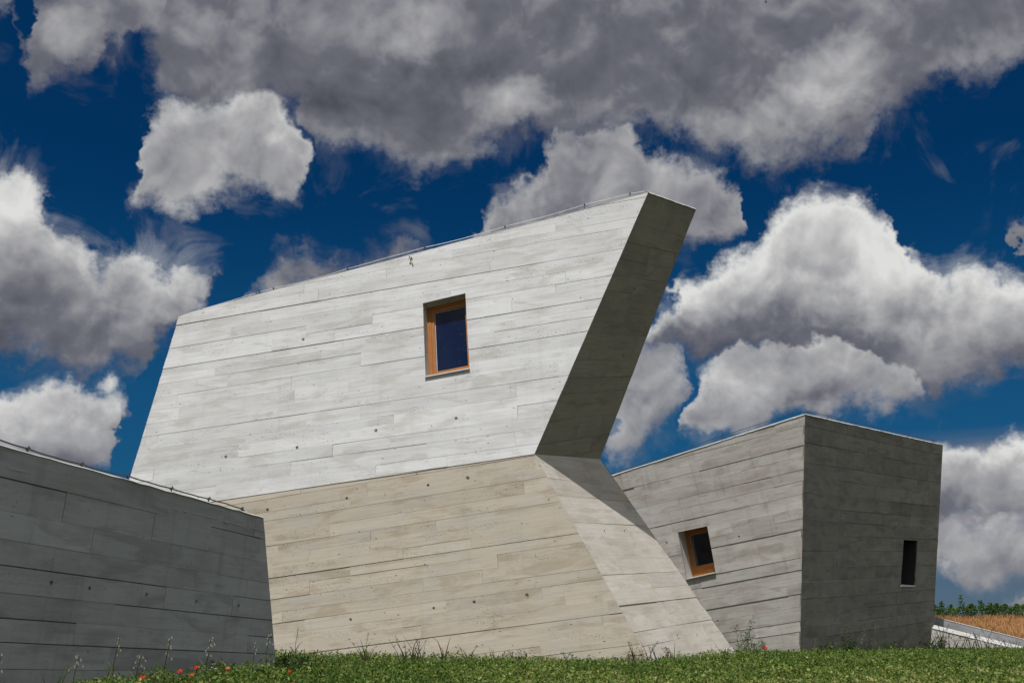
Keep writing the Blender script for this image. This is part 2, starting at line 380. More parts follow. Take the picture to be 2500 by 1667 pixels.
M['wood'] = wood('orange_stained_wood'); M['pane'] = glassy('sky_tinted_glass', (0.002, 0.010, 0.045, 1), 0.3)  # blue of the reflected sky is put into the upper pane's base colour
M['pane2'] = glassy('dark_glass_lower', (0.006, 0.007, 0.005, 1), 1.0)
M['metal'] = plain('galvanised_steel', (0.40, 0.41, 0.42), 0.5, 0.3)
M['bright_metal'] = plain('bright_aluminium_wire', (0.72, 0.73, 0.74), 0.5, 0.1)
M['clip'] = plain('dark_clip', (0.06, 0.06, 0.065), 0.6, 0.2)
M['seal'] = plain('pale_seal', (0.45, 0.47, 0.5), 0.6)
M['rust'] = plain('moss_rust', (0.16, 0.12, 0.02), 0.9, 0, 0.4, 60)
M['black'] = plain('dark_interior', (0.012, 0.012, 0.014), 0.9)
M['slot'] = plain('slot_painted_shade', (0.035, 0.035, 0.037), 0.7)  # near-black puts the slot's shade into the colour of its concrete sides
M['roof'] = plain('roof_grey', (0.3, 0.3, 0.29), 0.9)

# ------------------------------------------------------------------ board-marked walls
def clip_poly(P, a, b, keep_left=True):
    """clip 2-D polygon by the line a->b"""
    out_ = []; n = len(P)
    def side(p): s_ = (b[0]-a[0])*(p[1]-a[1]) - (b[1]-a[1])*(p[0]-a[0]); return s_ if keep_left else -s_
    for i in range(n):
        p, q = P[i], P[(i+1) % n]; sp, sq = side(p), side(q)
        if sp >= 0: out_.append(p)
        if (sp > 0 and sq < 0) or (sp < 0 and sq > 0):
            t = sp / (sp - sq); out_.append((p[0]+(q[0]-p[0])*t, p[1]+(q[1]-p[1])*t))
    return out_
def area(P): return 0.5*sum(P[i][0]*P[(i+1)%len(P)][1]-P[(i+1)%len(P)][0]*P[i][1] for i in range(len(P)))
def ccw(P): return P if area(P) > 0 else P[::-1]
def boarded(name, poly, n, bdir, material, parent, rh=(0.2, 0.32), bl=(1.0, 3.4), holes=(), ties=(), off=0.004, big=0.07, seed=1, gap=0.0012, lift=0.0, tie_r=0.027, bigoff=0.008):
    rnd = random.Random(seed)
    n = N_(n); ex = N_(bdir - n*np.dot(bdir, n)); ey = np.cross(n, ex)
    if ey[2] < 0: ex = -ex; ey = -ey
    if np.dot(np.cross(ex, ey), n) < 0: ex = -ex; 
    O = np.array(poly[0], float)
    to2 = lambda p: (float(np.dot(p-O, ex)), float(np.dot(p-O, ey)))
    to3 = lambda p, h: O + ex*p[0] + ey*p[1] + n*h
    P2 = ccw([to2(p) for p in poly])
    H2 = [ccw([to2(p) for p in h]) for h in holes]
    TH = []
    for t in ties:
        c = to2(t); r_ = tie_r*rnd.uniform(.85, 1.15)
        ring = [(c[0]+r_*math.cos(2*math.pi*k/12), c[1]+r_*math.sin(2*math.pi*k/12)) for k in range(12)]
        TH.append((c, r_, ring)); H2.append(ring)
    x0 = min(p[0] for p in P2); x1 = max(p[0] for p in P2); y0 = min(p[1] for p in P2); y1 = max(p[1] for p in P2)
    mb = MB(); yy = y0 - rnd.uniform(0, rh[0])
    su, sv = rnd.uniform(0, 50), rnd.uniform(0, 50)
    while yy < y1:
        h = rnd.uniform(*rh); rowoff = rnd.gauss(0, off)
        sl_ = rnd.gauss(0, 0.0015)
        xx = x0 - rnd.uniform(0, bl[1])
        rowopen = rnd.random() < .42
        while xx < x1:
            L = rnd.uniform(*bl)
            if rnd.random() < .25: L *= 1.7
            o = rowoff*0.8 + rnd.gauss(0, off*0.45) + lift
            if rnd.random() < big: o += rnd.choice((-1, 1))*rnd.uniform(.5, 1.0)*bigoff
            gx = rnd.gauss(0, off*.7)/max(L, 1); gy = rnd.gauss(0, off*.5)/h
            col = (min(1, max(0, rnd.gauss(.5, .22))), rnd.random(), rnd.random(), 1)
            ga = gap*.3; e_ = [ga, ga, ga, ga]; strong = rnd.random() < (.62 if rowopen else .12)
            if rnd.random() < .45:      # an open joint that closes along its length
                e_[2] = gap*rnd.choice((.3, 1.5, 3.2)); e_[3] = gap*rnd.choice((.3, 1.5, 3.2))
            if strong: e_[2] = gap*rnd.uniform(2.2, 4.6); e_[3] = gap*rnd.uniform(2.2, 4.6)
            ex_ = gap*rnd.choice((.2, .4, 1.0, 2.4))
            cell = [(xx+ga, yy+e_[0]), (xx+L-ex_, yy+e_[1]), (xx+L-ex_, yy+h-e_[2]), (xx+ga, yy+h-e_[3])]
            rest = cell
            for i in range(len(P2)):
                rest = clip_poly(rest, P2[i], P2[(i+1) % len(P2)])
                if len(rest) < 3: break
            pieces = [rest] if len(rest) >= 3 and abs(area(rest)) > 1e-6 else []
            for H in H2:
                hx0 = min(p[0] for p in H); hx1 = max(p[0] for p in H); hy0 = min(p[1] for p in H); hy1 = max(p[1] for p in H)
                if hx1 < xx or hx0 > xx+L or hy1 < yy or hy0 > yy+h: continue
                new = []
                for pc in pieces:
                    r_ = pc
                    for i in range(len(H)):
                        a, b = H[i], H[(i+1) % len(H)]
                        o_ = clip_poly(r_, a, b, False)
                        if len(o_) >= 3 and abs(area(o_)) > 1e-7: new.append(o_)
                        r_ = clip_poly(r_, a, b, True)
                        if len(r_) < 3: break
                pieces = new
            xc, yc = xx+L/2, yy+h/2
            for pc in pieces:
                pc = ccw(pc)
                topv = [to3(p, o+gx*(p[0]-xc)+gy*(p[1]-yc)) for p in pc]
                botv = [to3(p, -0.035) for p in pc]
                uvs = [(p[0]+su, p[1]+sv) for p in pc]
                mb.face(topv, uvs, col)
                for i in range(len(pc)):
                    j = (i+1) % len(pc)
                    mb.face([topv[j], topv[i], botv[i], botv[j]], [uvs[j], uvs[i], uvs[i], uvs[j]], col)
            xx += L
        yy += h
    # backing sheet behind the joints
    back = [P2]
    for H in H2:
        new = []
        for pc in back:
            r_ = pc
            for i in range(len(H)):
                a, b = H[i], H[(i+1) % len(H)]
                o_ = clip_poly(r_, a, b, False)
                if len(o_) >= 3 and abs(area(o_)) > 1e-7: new.append(o_)
                r_ = clip_poly(r_, a, b, True)
                if len(r_) < 3: break
        back = new
    for pc in back: mb.face([to3(p, -0.03) for p in ccw(pc)], [(p[0]+su, p[1]+sv) for p in ccw(pc)])
    for c, r_, ring in TH:          # cone holes left by the formwork ties
        r2 = [(c[0]+(p[0]-c[0])*.72, c[1]+(p[1]-c[1])*.72) for p in ring]
        for i in range(12):
            j = (i+1) % 12
            mb.face([to3(ring[i], lift), to3(ring[j], lift), to3(r2[j], -0.034), to3(r2[i], -0.034)][::-1], [(p[0]+su, p[1]+sv) for p in (ring[i], ring[j], r2[j], r2[i])][::-1], (.6, .3, .3, 1))
        mb.face([to3(p, -0.034) for p in r2], [(p[0]+su, p[1]+sv) for p in r2], (.6, .3, .3, 1))
    return mb.build(name, material, parent)

def quadmesh(name, faces, m, parent, cols=(.5, .5, .5, 1)):
    mb = MB()
    for f in faces:
        f = [np.array(p) for p in f]; e = N_(f[1]-f[0]); nn = N_(np.cross(f[1]-f[0], f[2]-f[1])); e2 = np.cross(nn, e)
        mb.face(f, [(float(np.dot(p-f[0], e)), float(np.dot(p-f[0], e2))) for p in f], cols)
    return mb.build(name, m, parent)

def frame_members(mb, TL, TR, BR, BL, n, wl, wt_, wr, wb, th, z0):
    """four mitre-less frame members round an opening, front at z0 along n, th deep"""
    ux = N_(TR-TL); 
    def inset(P, a, b): return P
    # interpolate inner corners
    def lerp(a, b, t): return a+(b-a)*t
    wT = np.linalg.norm(TR-TL); hL = np.linalg.norm(TL-BL)
    iTL = TL + (TR-TL)*(wl/wT) + (BL-TL)*(wt_/hL); iTR = TR + (TL-TR)*(wr/wT) + (BR-TR)*(wt_/hL)
    iBR = BR + (BL-BR)*(wr/wT) + (TR-BR)*(wb/hL); iBL = BL + (BR-BL)*(wl/wT) + (TL-BL)*(wb/hL)
    f = n*z0; b = n*(z0-th)
    def quad(o1, o2, i2, i1, vert):
        L = np.linalg.norm(o2-o1); w = np.linalg.norm(i1-o1)
        pts = [o1+f, o2+f, i2+f, i1+f]; uv = [(0, 0), (L, 0), (L, w), (0, w)]
        if np.dot(np.cross(pts[1]-pts[0], pts[2]-pts[1]), n) < 0: pts = pts[::-1]; uv = uv[::-1]
        mb.face(pts, uv)
        mb.face([i1+f, i2+f, i2+b, i1+b], [(0, w), (L, w), (L, w+th), (0, w+th)])
        mb.face([o1+f, o1+b, o2+b, o2+f], [(0, 0), (0, th), (L, th), (L, 0)])
    quad(TL, TR, iTR, iTL, 0); quad(BL, BR, iBR, iBL, 0); quad(TL, BL, iBL, iTL, 1); quad(TR, BR, iBR, iTR, 1)
    return iTL, iTR, iBR, iBL

def window(parent, px, P0, n, depth, wallmat, panemat, label=None, sill_out=0.06, frame=True, widths=(.10, .10, .08, .07), seed=3):
    TL, TR, BR, BLp = [hit(u, v, P0, n) for u, v in px]
    ux = N_(TR-TL)
    mb = MB()
    if frame:
        iq = frame_members(mb, TL, TR, BR, BLp, n, widths[0]*.55, widths[1]*.55, widths[2]*.55, widths[3]*.5, 0.05, -depth)
        iq = frame_members(mb, *iq, n, widths[0]*.45, widths[1]*.45, widths[2]*.45, widths[3]*.5, 0.045, -depth-0.012)
    else:
        iq = frame_members(mb, TL, TR, BR, BLp, n, .03, .03, .03, .03, 0.04, -depth)
    wo = mb.build('window', M['wood'] if frame else M['black'], parent)
    if label: wo['label'] = label
    # reveal
    rv = MB(); d0 = n*0.004; d1 = n*(-depth-0.055)
    cc = (TL+TR+BR+BLp)/4
    pts = [TL, TR, BR, BLp]
    for i in range(4):
        a, b = pts[i], pts[(i+1) % 4]; L = np.linalg.norm(b-a)
        q = [a+d0, b+d0, b+d1, a+d1]
        nn = np.cross(q[1]-q[0], q[2]-q[1]); uv = [(0, 0), (L, 0), (L, depth), (0, depth)]
        if np.dot(nn, cc-a) < 0: q = q[::-1]; uv = uv[::-1]
        rv.face(q, uv, (.5, .2+.1*i, .4, 1))
    rv.build('reveal', wallmat, wo)
    # sealing bead and pane
    pm = MB(); zz = n*(-depth-0.05)
    a, b, c_, d_ = iq
    a = a + (d_-a)*0; 
    w = np.linalg.norm(b-a); h = np.linalg.norm(a-d_)
    e = 0.01
    q = [d_+zz, c_+zz, b+zz, a+zz]; uv = [(0, 0), (w, 0), (w, h), (0, h)]
    if np.dot(np.cross(q[1]-q[0], q[2]-q[1]), n) < 0: q = q[::-1]; uv = uv[::-1]
    pm.face(q, uv); pm.build('pane', panemat, wo)
    if frame:
        sm = MB(); frame_members(sm, *iq, n, .012, .012, .008, .008, 0.008, -depth-0.04)
        sm.build('glazing_bead', M['seal'], wo)
    # sill slab
    s_ = MB(); dn = N_(BLp-TL)
    th = 0.011
    ctr = (BLp+BR)/2 + n*((sill_out-depth)/2) + dn*(th*0.2) 
    axx = (BR-BLp)/2 + ux*0.006
    s_.box(ctr, axx, n*((sill_out+depth)/2+0.0), dn*th, (.7, .3, .3, 1))
    s_.build('sill', M['rim'], wo)
    return wo

def conductor(parent, pts, clips, back, label=None):
    """round-wire lightning conductor on small stand-off clips; pts and clips are world points"""
    mb = MB()
    dense = []
    for i in range(len(pts)-1):
        a, b = np.array(pts[i]), np.array(pts[i+1])
        for k in range(6):
            t = k/6; dense.append(a+(b-a)*t - np.array([0, 0, 0.004])*math.sin(math.pi*t)*1.0)
    dense.append(np.array(pts[-1]))
    mb.tube(dense, 0.0065, 6)
    co = mb.build('lightning_conductor', M['bright_metal'] if parent.name == 'concrete_house' else M['clip'], parent)
    for c in clips:
        c = np.array(c); k = MB()
        k.tube([c-np.array([0, 0, .10]), c-np.array([0, 0, .01])], 0.007, 6)
        k.box(c-np.array([0, 0, .075]), (0.022, 0, 0), (0, .022, 0), (0, 0, .006))
        k.box(c, (0.015, 0, 0.002), (0, .010, 0), (0, 0, .010))
        k.box(c+np.array([.006, 0, .014]), (0.004, 0, 0), (0, .004, 0), (0, 0, .007))
        k.build('clip', M['clip'], co)
    return co

def rim_strip(parent, pts, n, w=0.03, drop=0.022, seed=2, name='coping', jag=0.004):
    """rough chamfered rim along a wall head, turned up to the light"""
    rnd = random.Random(seed); mb = MB()
    up = np.array([0, 0, 1.0])
    P = []
    for i in range(len(pts)-1):
        a, b = np.array(pts[i]), np.array(pts[i+1]); L = np.linalg.norm(b-a); k = max(2, int(L/.12))
        for t in range(k): P.append(a+(b-a)*t/k)
    P.append(np.array(pts[-1]))
    dd = []
    for i in range(len(P)): dd.append((drop*(1+rnd.uniform(-.3, .3)) + rnd.uniform(-jag, jag), w*(1+rnd.uniform(-.15, .15))))
    s_ = 0
    for i in range(len(P)-1):
        L = np.linalg.norm(P[i+1]-P[i])
        a0, a1 = P[i]+n*.014-up*dd[i][0], P[i+1]+n*.014-up*dd[i+1][0]
        b0, b1 = P[i]-n*dd[i][1]*.3+up*.008, P[i+1]-n*dd[i+1][1]*.3+up*.008
        c0, c1 = P[i]-n*dd[i][1]*4+up*.008, P[i+1]-n*dd[i+1][1]*4+up*.008
        e0, e1 = P[i]-n*.01-up*(dd[i][0]+.004), P[i+1]-n*.01-up*(dd[i+1][0]+.004)
        u0 = [(s_, 0), (s_+L, 0), (s_+L, .04), (s_, .04)]
        mb.face([a0, a1, b1, b0], u0); mb.face([b0, b1, c1, c0], u0); mb.face([e0, e1, a1, a0], u0)
        s_ += L
    return mb.build(name, M['rim'], parent)

# ------------------------------------------------------------------ the house with the leaning prow
YE = 16.0; A1, LU, LL, DC = 15.0, 8.0, 4.0, 1.9
pE = atY(1305, 1108, YE); nu = wall_n(A1, LU)
pA = hit(437, 774, pE, nu); pB = hit(1583, 469, pE, nu); pF = hit(290, 1258, pE, nu); pA2 = hit(471, 761, pE, nu)
d = N_(pF-pE); t = N_(np.cross(d, (0, 0, 1.))); t = -t if t[1] > 0 else t
upv = np.cross(t, d); upv = upv if upv[2] > 0 else -upv
nl = t*math.cos(R(LL)) + upv*math.sin(R(LL))
pG = hit(1592, 1625, pE, nl); pH = hit(290, 1650, pE, nl)
pC = atY(1699, 510, pB[1]+DC)
nd = N_(np.cross(pC-pB, pE-pB)); nd = nd if nd[0] > 0 else -nd
pD = hit(1465, 1120, pE, nd)
nf = N_(np.cross(pD-pE, pG-pE)); nf = nf if nf[2] > 0 else -nf
pJ = hit(1818, 1624, pE, nf)
pGx = pE+(pG-pE)*1.2; pJx = pD+(pJ-pD)*1.16; pHx = pF+(pH-pF)*1.2
# slight outward kick of the buttress under the prow
pK1 = hit(1497, 1164, pE, nf)
house = empty('concrete_house', (-2, 17, 0.3), 'largest pale board-marked concrete building with a leaning prow and one orange framed window', 'building')
win1 = [(1032.7, 741), (1136.5, 716.3), (1146.8, 901.5), (1039.5, 921.5)]
hole1 = [hit(u, v, pE, nu) for u, v in win1]
S_ = 2500/2352.
def ties_on(lst, P, n): return [hit(u*S_, v*S_, P, n) for u, v in lst]
boarded('upper_wall', [pA, pA2, pB, pE, pF], nu, hit(1528, 588, pE, nu)-hit(1100, 662, pE, nu), M['white'], house, (0.155, 0.265), (1.0, 3.4),
        [hole1], ties_on([(519,1049),(683,1028),(1048,961),(864,989),(697,780)], pE, nu), off=.0032, seed=5, lift=0.010, big=.10)
lw = boarded('lower_wall', [pF, pE, pGx, pHx], nl, hit(1269, 1485, pE, nl)-hit(799, 1547, pE, nl), M['tan'], house, (0.14, 0.23), (0.9, 3.0),
        [], ties_on([(614,1170),(796,1144),(983,1114),(1074,1097),(996,1396),(1089,1382),(1210,1366),(805,1422)], pE, nl), off=.0032, seed=9, big=.10)
lw['label'] = 'warm tan lower wall'
boarded('buttress_wall', [pE, pD, pK1, pJx, pGx], nf, hit(1620, 1317, pE, nf)-hit(1420, 1313, pE, nf), M['fin'], house, (0.20, 0.38), (1.2, 3.4),
        [], ties_on([(1389,1219),(1435,1219),(1557,1459),(1602,1459)], pE, nf), off=.004, seed=13)
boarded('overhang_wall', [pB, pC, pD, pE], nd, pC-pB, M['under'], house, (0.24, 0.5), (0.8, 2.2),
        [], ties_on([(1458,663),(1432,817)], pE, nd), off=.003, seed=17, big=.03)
# roof and the faces turned away
bk = np.array([-.25, 4.6, 0.0]); bk2 = np.array([0.05, 3.4, 0])
Ab, Bb = pA+bk, pC+bk2
Fb, Hb, Db, Jb = pF+bk, pHx+bk, pD+bk2, pJx+bk2
quadmesh('back_wall', [[pF, pA, Ab, Fb], [pHx, pF, Fb, Hb], [Ab, Bb, Db, Fb], [Fb, Db, Jb, Hb], [pC, pD, Db, Bb], [pD, pJx, Jb, Db], [pGx, pHx, Hb, Jb, pJx]], M['grey'], house)
quadmesh('roof', [[pA-np.array([0, 0, .02]), pB-np.array([0, 0, .02]), pC-np.array([0, 0, .02]), Bb-np.array([0, 0, .02]), Ab-np.array([0, 0, .02])]], M['roof'], house)
rim_strip(house, [pA, pA2, pB], nu, .02, .006, 4)
rim_strip(house, [pB, pC], nd, .02, .012, 5)
window(house, win1, pE, nu, 0.20, M['grey'], M['pane'], 'orange framed window with dark blue glass', .05, widths=(.13, .12, .085, .17))
# rust streak under the roof edge
ru = MB(); rp = [hit(u, v, pE, nu)+nu*.021 for u, v in ((999, 627), (1006, 625), (1004.5, 650), (1001.5, 650))]
c_ = sum(rp)/4
for i in range(14):
    a_ = rp[0]+(rp[1]-rp[0])*random.random()+(rp[3]-rp[0])*random.random()**1.6
    e1 = N_(rp[1]-rp[0]); e2 = N_(rp[3]-rp[0]); s = random.uniform(.004, .010)
    ru.box(a_, e1*s, e2*s*random.uniform(1, 3), nu*.003)
ru.build('moss_stain', M['rust'], house)
bkp = pE - nu*0.12
cpts = [(474,760),(492,755),(604,722),(632,713),(668,704),(760,683),(849,656),(945,629),(1037,604),(1100,590),(1160,574),(1233,553),(1330,529),(1427,500),(1538,473),(1575,467)]
conductor(house, [hit(u, v, bkp, nu) for u, v in cpts], [hit(u, v, bkp, nu) for u, v in ((492,755),(626,714),(633,713),(668,704),(849,656),(1037,604),(1233,553),(1427,500),(1538,473))], nu)

# ------------------------------------------------------------------ the smaller block on the right
nL = wall_n(34, -8); kK = atY(1965, 1010, 25.0); kK2 = hit(1953, 1598, kK, nL)
kL = atY(2302, 1085, kK[1]+8.0)
nD = N_(np.cross(kK2-kK, kL-kK)); nD = nD if nD[1] < 0 else -nD
kM = hit(2275, 1592, kK, nD); kN = hit(1380, 1196, kK, nL); kO = hit(1380, 1640, kK, nL)
kK2x = kK+(kK2-kK)*1.12; kMx = kL+(kM-kL)*1.12; kOx = kN+(kO-kN)*1.12
block = empty('concrete_block', (7, 22, 0.3), 'smaller grey concrete block at right with one sunlit face and one dark face', 'building')
win2 = [(1655, 1298.5), (1726.5, 1283.4), (1747.6, 1396.7), (1676, 1413)]
win3 = [(2206.8, 1317.4), (2240, 1319.3), (2233, 1430), (2198.5, 1429.6)]
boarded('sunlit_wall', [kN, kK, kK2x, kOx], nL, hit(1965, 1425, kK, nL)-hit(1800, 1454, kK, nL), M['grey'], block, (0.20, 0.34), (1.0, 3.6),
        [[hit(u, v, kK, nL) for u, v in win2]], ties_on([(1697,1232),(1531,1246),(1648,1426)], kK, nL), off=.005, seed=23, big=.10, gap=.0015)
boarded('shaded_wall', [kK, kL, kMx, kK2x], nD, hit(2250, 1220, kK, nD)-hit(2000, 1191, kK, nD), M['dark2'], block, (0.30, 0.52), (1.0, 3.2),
        [[hit(u, v, kK, nD) for u, v in win3]], ties_on([(u/S_, v/S_) for u, v in ((2052,1218),(2136,1234),(2202,1239),(2265,1245),(2036,1364),(2081,1373),(2124,1376),(2190,1378),(2036,1486),(2070,1490),(2114,1490),(2182,1484),(2244,1483))], kK, nD), off=.004, seed=29, big=.10, gap=.003, tie_r=.022)
bv = np.array([1.7, 5.5, -.1])
quadmesh('back_wall', [[kN, kOx, kOx+bv, kN+bv], [kN+bv, kOx+bv, kMx+bv*.5, kL+bv*.5], [kL, kL+bv*.5, kMx+bv*.5, kMx]], M['grey'], block)
quadmesh('roof', [[kN-(0,0,.02), kK-(0,0,.02), kL-(0,0,.02), kL+bv*.5-(0,0,.02), kN+bv-(0,0,.02)]], M['roof'], block)
rim_strip(block, [kN, kK], nL, .03, .018, 6)
rim_strip(block, [kK, kL], nD, .03, .018, 7)
window(block, win2, kK, nL, 0.42, M['grey'], M['pane2'], 'small tilted orange framed window', .06, widths=(.13, .14, .06, .26))
window(block, win3, kK, nD, 0.60, M['slot'], M['black'], 'narrow black slot window', .03, frame=False)  # sides and back of the slot coloured near-black in place of shade
b2 = kK - nL*.12; b3 = kK - nD*.12
conductor(block, [hit(u, v, b2, nL) for u, v in ((1490,1155),(1512,1149),(1570,1129),(1635,1108),(1700,1086),(1765,1062),(1850,1036),(1934,1008),(1955,1004))],
          [hit(u, v, b2, nL) for u, v in ((1512,1149),(1635,1108),(1765,1062),(1934,1008))], nL)
conductor(block, [hit(u, v, b3, nD) for u, v in ((1972,1004),(2021,1014),(2090,1030),(2153,1045),(2217,1059),(2277,1073),(2290,1079))],
          [hit(u, v, b3, nD) for u, v in ((1972,1004),(2021,1014),(2090,1030),(2153,1045),(2217,1059),(2277,1073))], nD)

# ------------------------------------------------------------------ the dark wall on the left
wC = atY(643, 1263, 11.0)
dw = np.array([.31, .949, -.05]); 
nW = N_(np.cross(dw, np.array([.035, .03, 1.0]))); nW = nW if nW[0] > 0 else -nW
wT0 = hit(-260, 1020, wC, nW); wT1 = hit(0, 1087, wC, nW); wT2 = hit(318, 1173, wC, nW)
wB = hit(675, 1640, wC, nW); wBx = wC+(wB-wC)*1.4; wB0 = hit(-260, 2100, wC, nW)
wall = empty('concrete_wall', (-4.2, 9.5, 0.2), 'dark shaded concrete wall running in from the left edge', 'wall')
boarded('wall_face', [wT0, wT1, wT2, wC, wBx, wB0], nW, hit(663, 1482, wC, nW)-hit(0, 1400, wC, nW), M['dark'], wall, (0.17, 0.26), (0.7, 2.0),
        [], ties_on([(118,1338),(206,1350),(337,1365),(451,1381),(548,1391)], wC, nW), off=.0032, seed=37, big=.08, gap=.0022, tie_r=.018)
wb_ = np.array([-.55, .20, 0])
quadmesh('wall_back', [[wC, wC+wb_, wBx+wb_, wBx], [wT0, wB0, wB0+wb_, wT0+wb_], [wT0+wb_, wB0+wb_, wBx+wb_, wC+wb_, wT2+wb_, wT1+wb_],
         [wT0-(0,0,.02), wT1-(0,0,.02), wT1+wb_-(0,0,.02), wT0+wb_-(0,0,.02)], [wT1-(0,0,.02), wT2-(0,0,.02), wT2+wb_-(0,0,.02), wT1+wb_-(0,0,.02)], [wT2-(0,0,.02), wC-(0,0,.02), wC+wb_-(0,0,.02), wT2+wb_-(0,0,.02)]], M['dark'], wall)
rim_strip(wall, [wT0, wT1, wT2, wC], nW, .022, .004, 8, jag=.004)
# pale fresh patch lines in the face
pl = MB()
def chalk(a, b):
    p, q = hit(a[0], a[1], wC, nW)+nW*.016, hit(b[0], b[1], wC, nW)+nW*.016
    k = 10
    for i in range(k):
        if random.random() < .12: continue
        c0 = p+(q-p)*(i/k); c1 = p+(q-p)*((i+1)/k)
        ax = (c1-c0)/2; ay = N_(np.cross(nW, ax))*random.uniform(.0012, .0032)
        pl.box((c0+c1)/2+ay*random.uniform(-.6, .6), ax, ay, nW*.002)
chalk((409,1238),(525,1265)); chalk((546,1272),(643,1295)); chalk((409,1238),(410,1264)); chalk((18,1143),(75,1155))
pl.build('pale_joint_line', M['rim'], wall)
b4 = wC - nW*.05
conductor(wall, [hit(u, v, b4, nW) for u, v in ((-100,1044),(0,1074),(68,1095),(130,1115),(200,1133),(255,1150),(312,1161),(360,1176),(419,1192),(465,1206),(510,1217),(550,1228),(591,1241),(597,1246))],
          [hit(u, v, b4, nW) for u, v in ((68,1095),(200,1133),(312,1161),(419,1192),(510,1217),(591,1241))], nW)

# ------------------------------------------------------------------ ground
def sst(a, b, x_): 
    t_ = np.clip((x_-a)/(b-a), 0, 1); return t_*t_*(3-2*t_)
def gz(x_, y_):
    x_ = np.asarray(x_, float); y_ = np.asarray(y_, float)
    h = .33*sst(0, 12, y_) + .025*np.sin(x_*.9+1)*np.sin(y_*.7) * sst(3, 8, y_)
    h = h - .20*sst(16, 25, y_) - .10*sst(25, 33, y_)
    h = h - 6.0*sst(60, 900, np.hypot(x_, y_))
    return h
def front_z(x_):          # height of the bank behind the ramp walls
    return np.interp(x_, [11, 14.6, 18.3, 24], [1.75, 1.12, .36, -.15])
def hz(x_, y_):
    b = np.clip(front_z(x_), -1.5, 2.2)-.02; t_ = sst(34.6, 54, y_)
    h = b*(1-t_) + 1.13*t_ + .04*np.sin(x_*1.3)*t_
    return h - 3.2*sst(59, 95, y_) - 8*sst(80, 900, y_)
def sheet(name, xs, ys, fn, m):
    X, Y = np.meshgrid(xs, ys); Z = fn(X, Y)
    v = np.stack([X.ravel(), Y.ravel(), Z.ravel()], 1); nx = len(xs)
    f = [(j*nx+i, j*nx+i+1, (j+1)*nx+i+1, (j+1)*nx+i) for j in range(len(ys)-1) for i in range(nx-1)]
    me = bpy.data.meshes.new(name); me.from_pydata(v.tolist(), [], f); me.materials.append(m); me.update()
    for p in me.polygons: p.use_smooth = True
    o = bpy.data.objects.new(name, me); COL.objects.link(o); return tag(o, kind='structure')
def groundmat(name, a, b, c):
    m, T, bs = mat(name)
    g = T.n.new('ShaderNodeNewGeometry').outputs['Position']
    n1 = T.noise(g, 0.8, 6, 0.65); n2 = T.noise(g, 14.0, 6, 0.7)
    cc = T.mix(T.maprange(n1, .4, .62), a, b); cc = T.mix(T.maprange(n2, .45, .7), cc, c)
    T.l.new(cc, bs.inputs['Base Color']); bs.inputs['Roughness'].default_value = 1.0; bs.inputs['Specular IOR Level'].default_value = .1
    bp = T.n.new('ShaderNodeBump'); bp.inputs['Strength'].default_value = .8; bp.inputs['Distance'].default_value = .04
    T.l.new(n2, bp.inputs['Height']); T.l.new(bp.outputs[0], bs.inputs['Normal'])
    return m
def ramp_line(u0, v0, u1, v1, Y_):
    a_, b_ = atY(u0, v0, Y_), atY(u1, v1, Y_); return lambda x_: a_[2]+(b_[2]-a_[2])*(np.asarray(x_, float)-a_[0])/(b_[0]-a_[0])
front_z = ramp_line(2215, 1489, 2760, 1624, 34.4)
M['soil'] = groundmat('lawn_soil', (.035, .05, .014, 1), (.06, .065, .022, 1), (.02, .026, .010, 1))
M['field'] = groundmat('dry_field_soil', (.30, .16, .07, 1), (.24, .13, .055, 1), (.36, .20, .09, 1))
xs = np.concatenate([-np.geomspace(2500, 14, 26), np.arange(-12, 20.1, .5), np.geomspace(22, 2500, 26)])
ys = np.concatenate([-np.geomspace(400, 6, 14), np.arange(-4, 30.1, .5), np.geomspace(32, 3500, 30)])
sheet('ground', xs, ys, gz, M['soil'])
xs = np.concatenate([np.arange(12, 32, .4), np.geomspace(33, 900, 20)]); ys = np.concatenate([np.concatenate([[34.47], np.arange(34.7, 75, .5)]), np.geomspace(76, 900, 20)])
sheet('hillside', xs, ys, hz, M['field'])

# ------------------------------------------------------------------ ramp walls at the right
ramp = empty('ramp_wall', (17, 33.5, 0.1), 'low concrete ramp wall with a bright sloping top beside the dark block face', 'wall')
Yf = 33.5
f0, f1 = atY(2215, 1507.5, Yf), atY(2760, 1641.5, Yf); g0, g1 = f0-(0,0,.14), f1-(0,0,.14)
boarded('wall_face', [g0, g1, g1-(0,0,1.6), g0-(0,0,2.0)], np.array([0, -1., 0]), np.array([1, .0, .04]), M['grey'], ramp, (.3, .5), (1, 3), [], [], off=.004, seed=41)
quadmesh('sloped_coping', [[g0-(0,.02,0), g1-(0,.02,0), f1+(0,.14,0), f0+(0,.14,0)], [f0+(0,.14,0), f1+(0,.14,0), f1+(0,.2,-1.2), f0+(0,.2,-1.2)]], M['rim'], ramp)
h0, h1 = atY(2215, 1489, 34.4), atY(2760, 1624, 34.4)
quadmesh('rear_upstand', [[h0-(0,0,1.8), h1-(0,0,1.5), h1, h0]], M['dark'], ramp)
quadmesh('rear_coping', [[h0-(0,.01,.012), h1-(0,.01,.012), h1+(0,.06,.018), h0+(0,.06,.018)], [h0+(0,.06,.018), h1+(0,.06,.018), h1+(0,.25,.0), h0+(0,.25,.0)]], M['rim'], ramp)
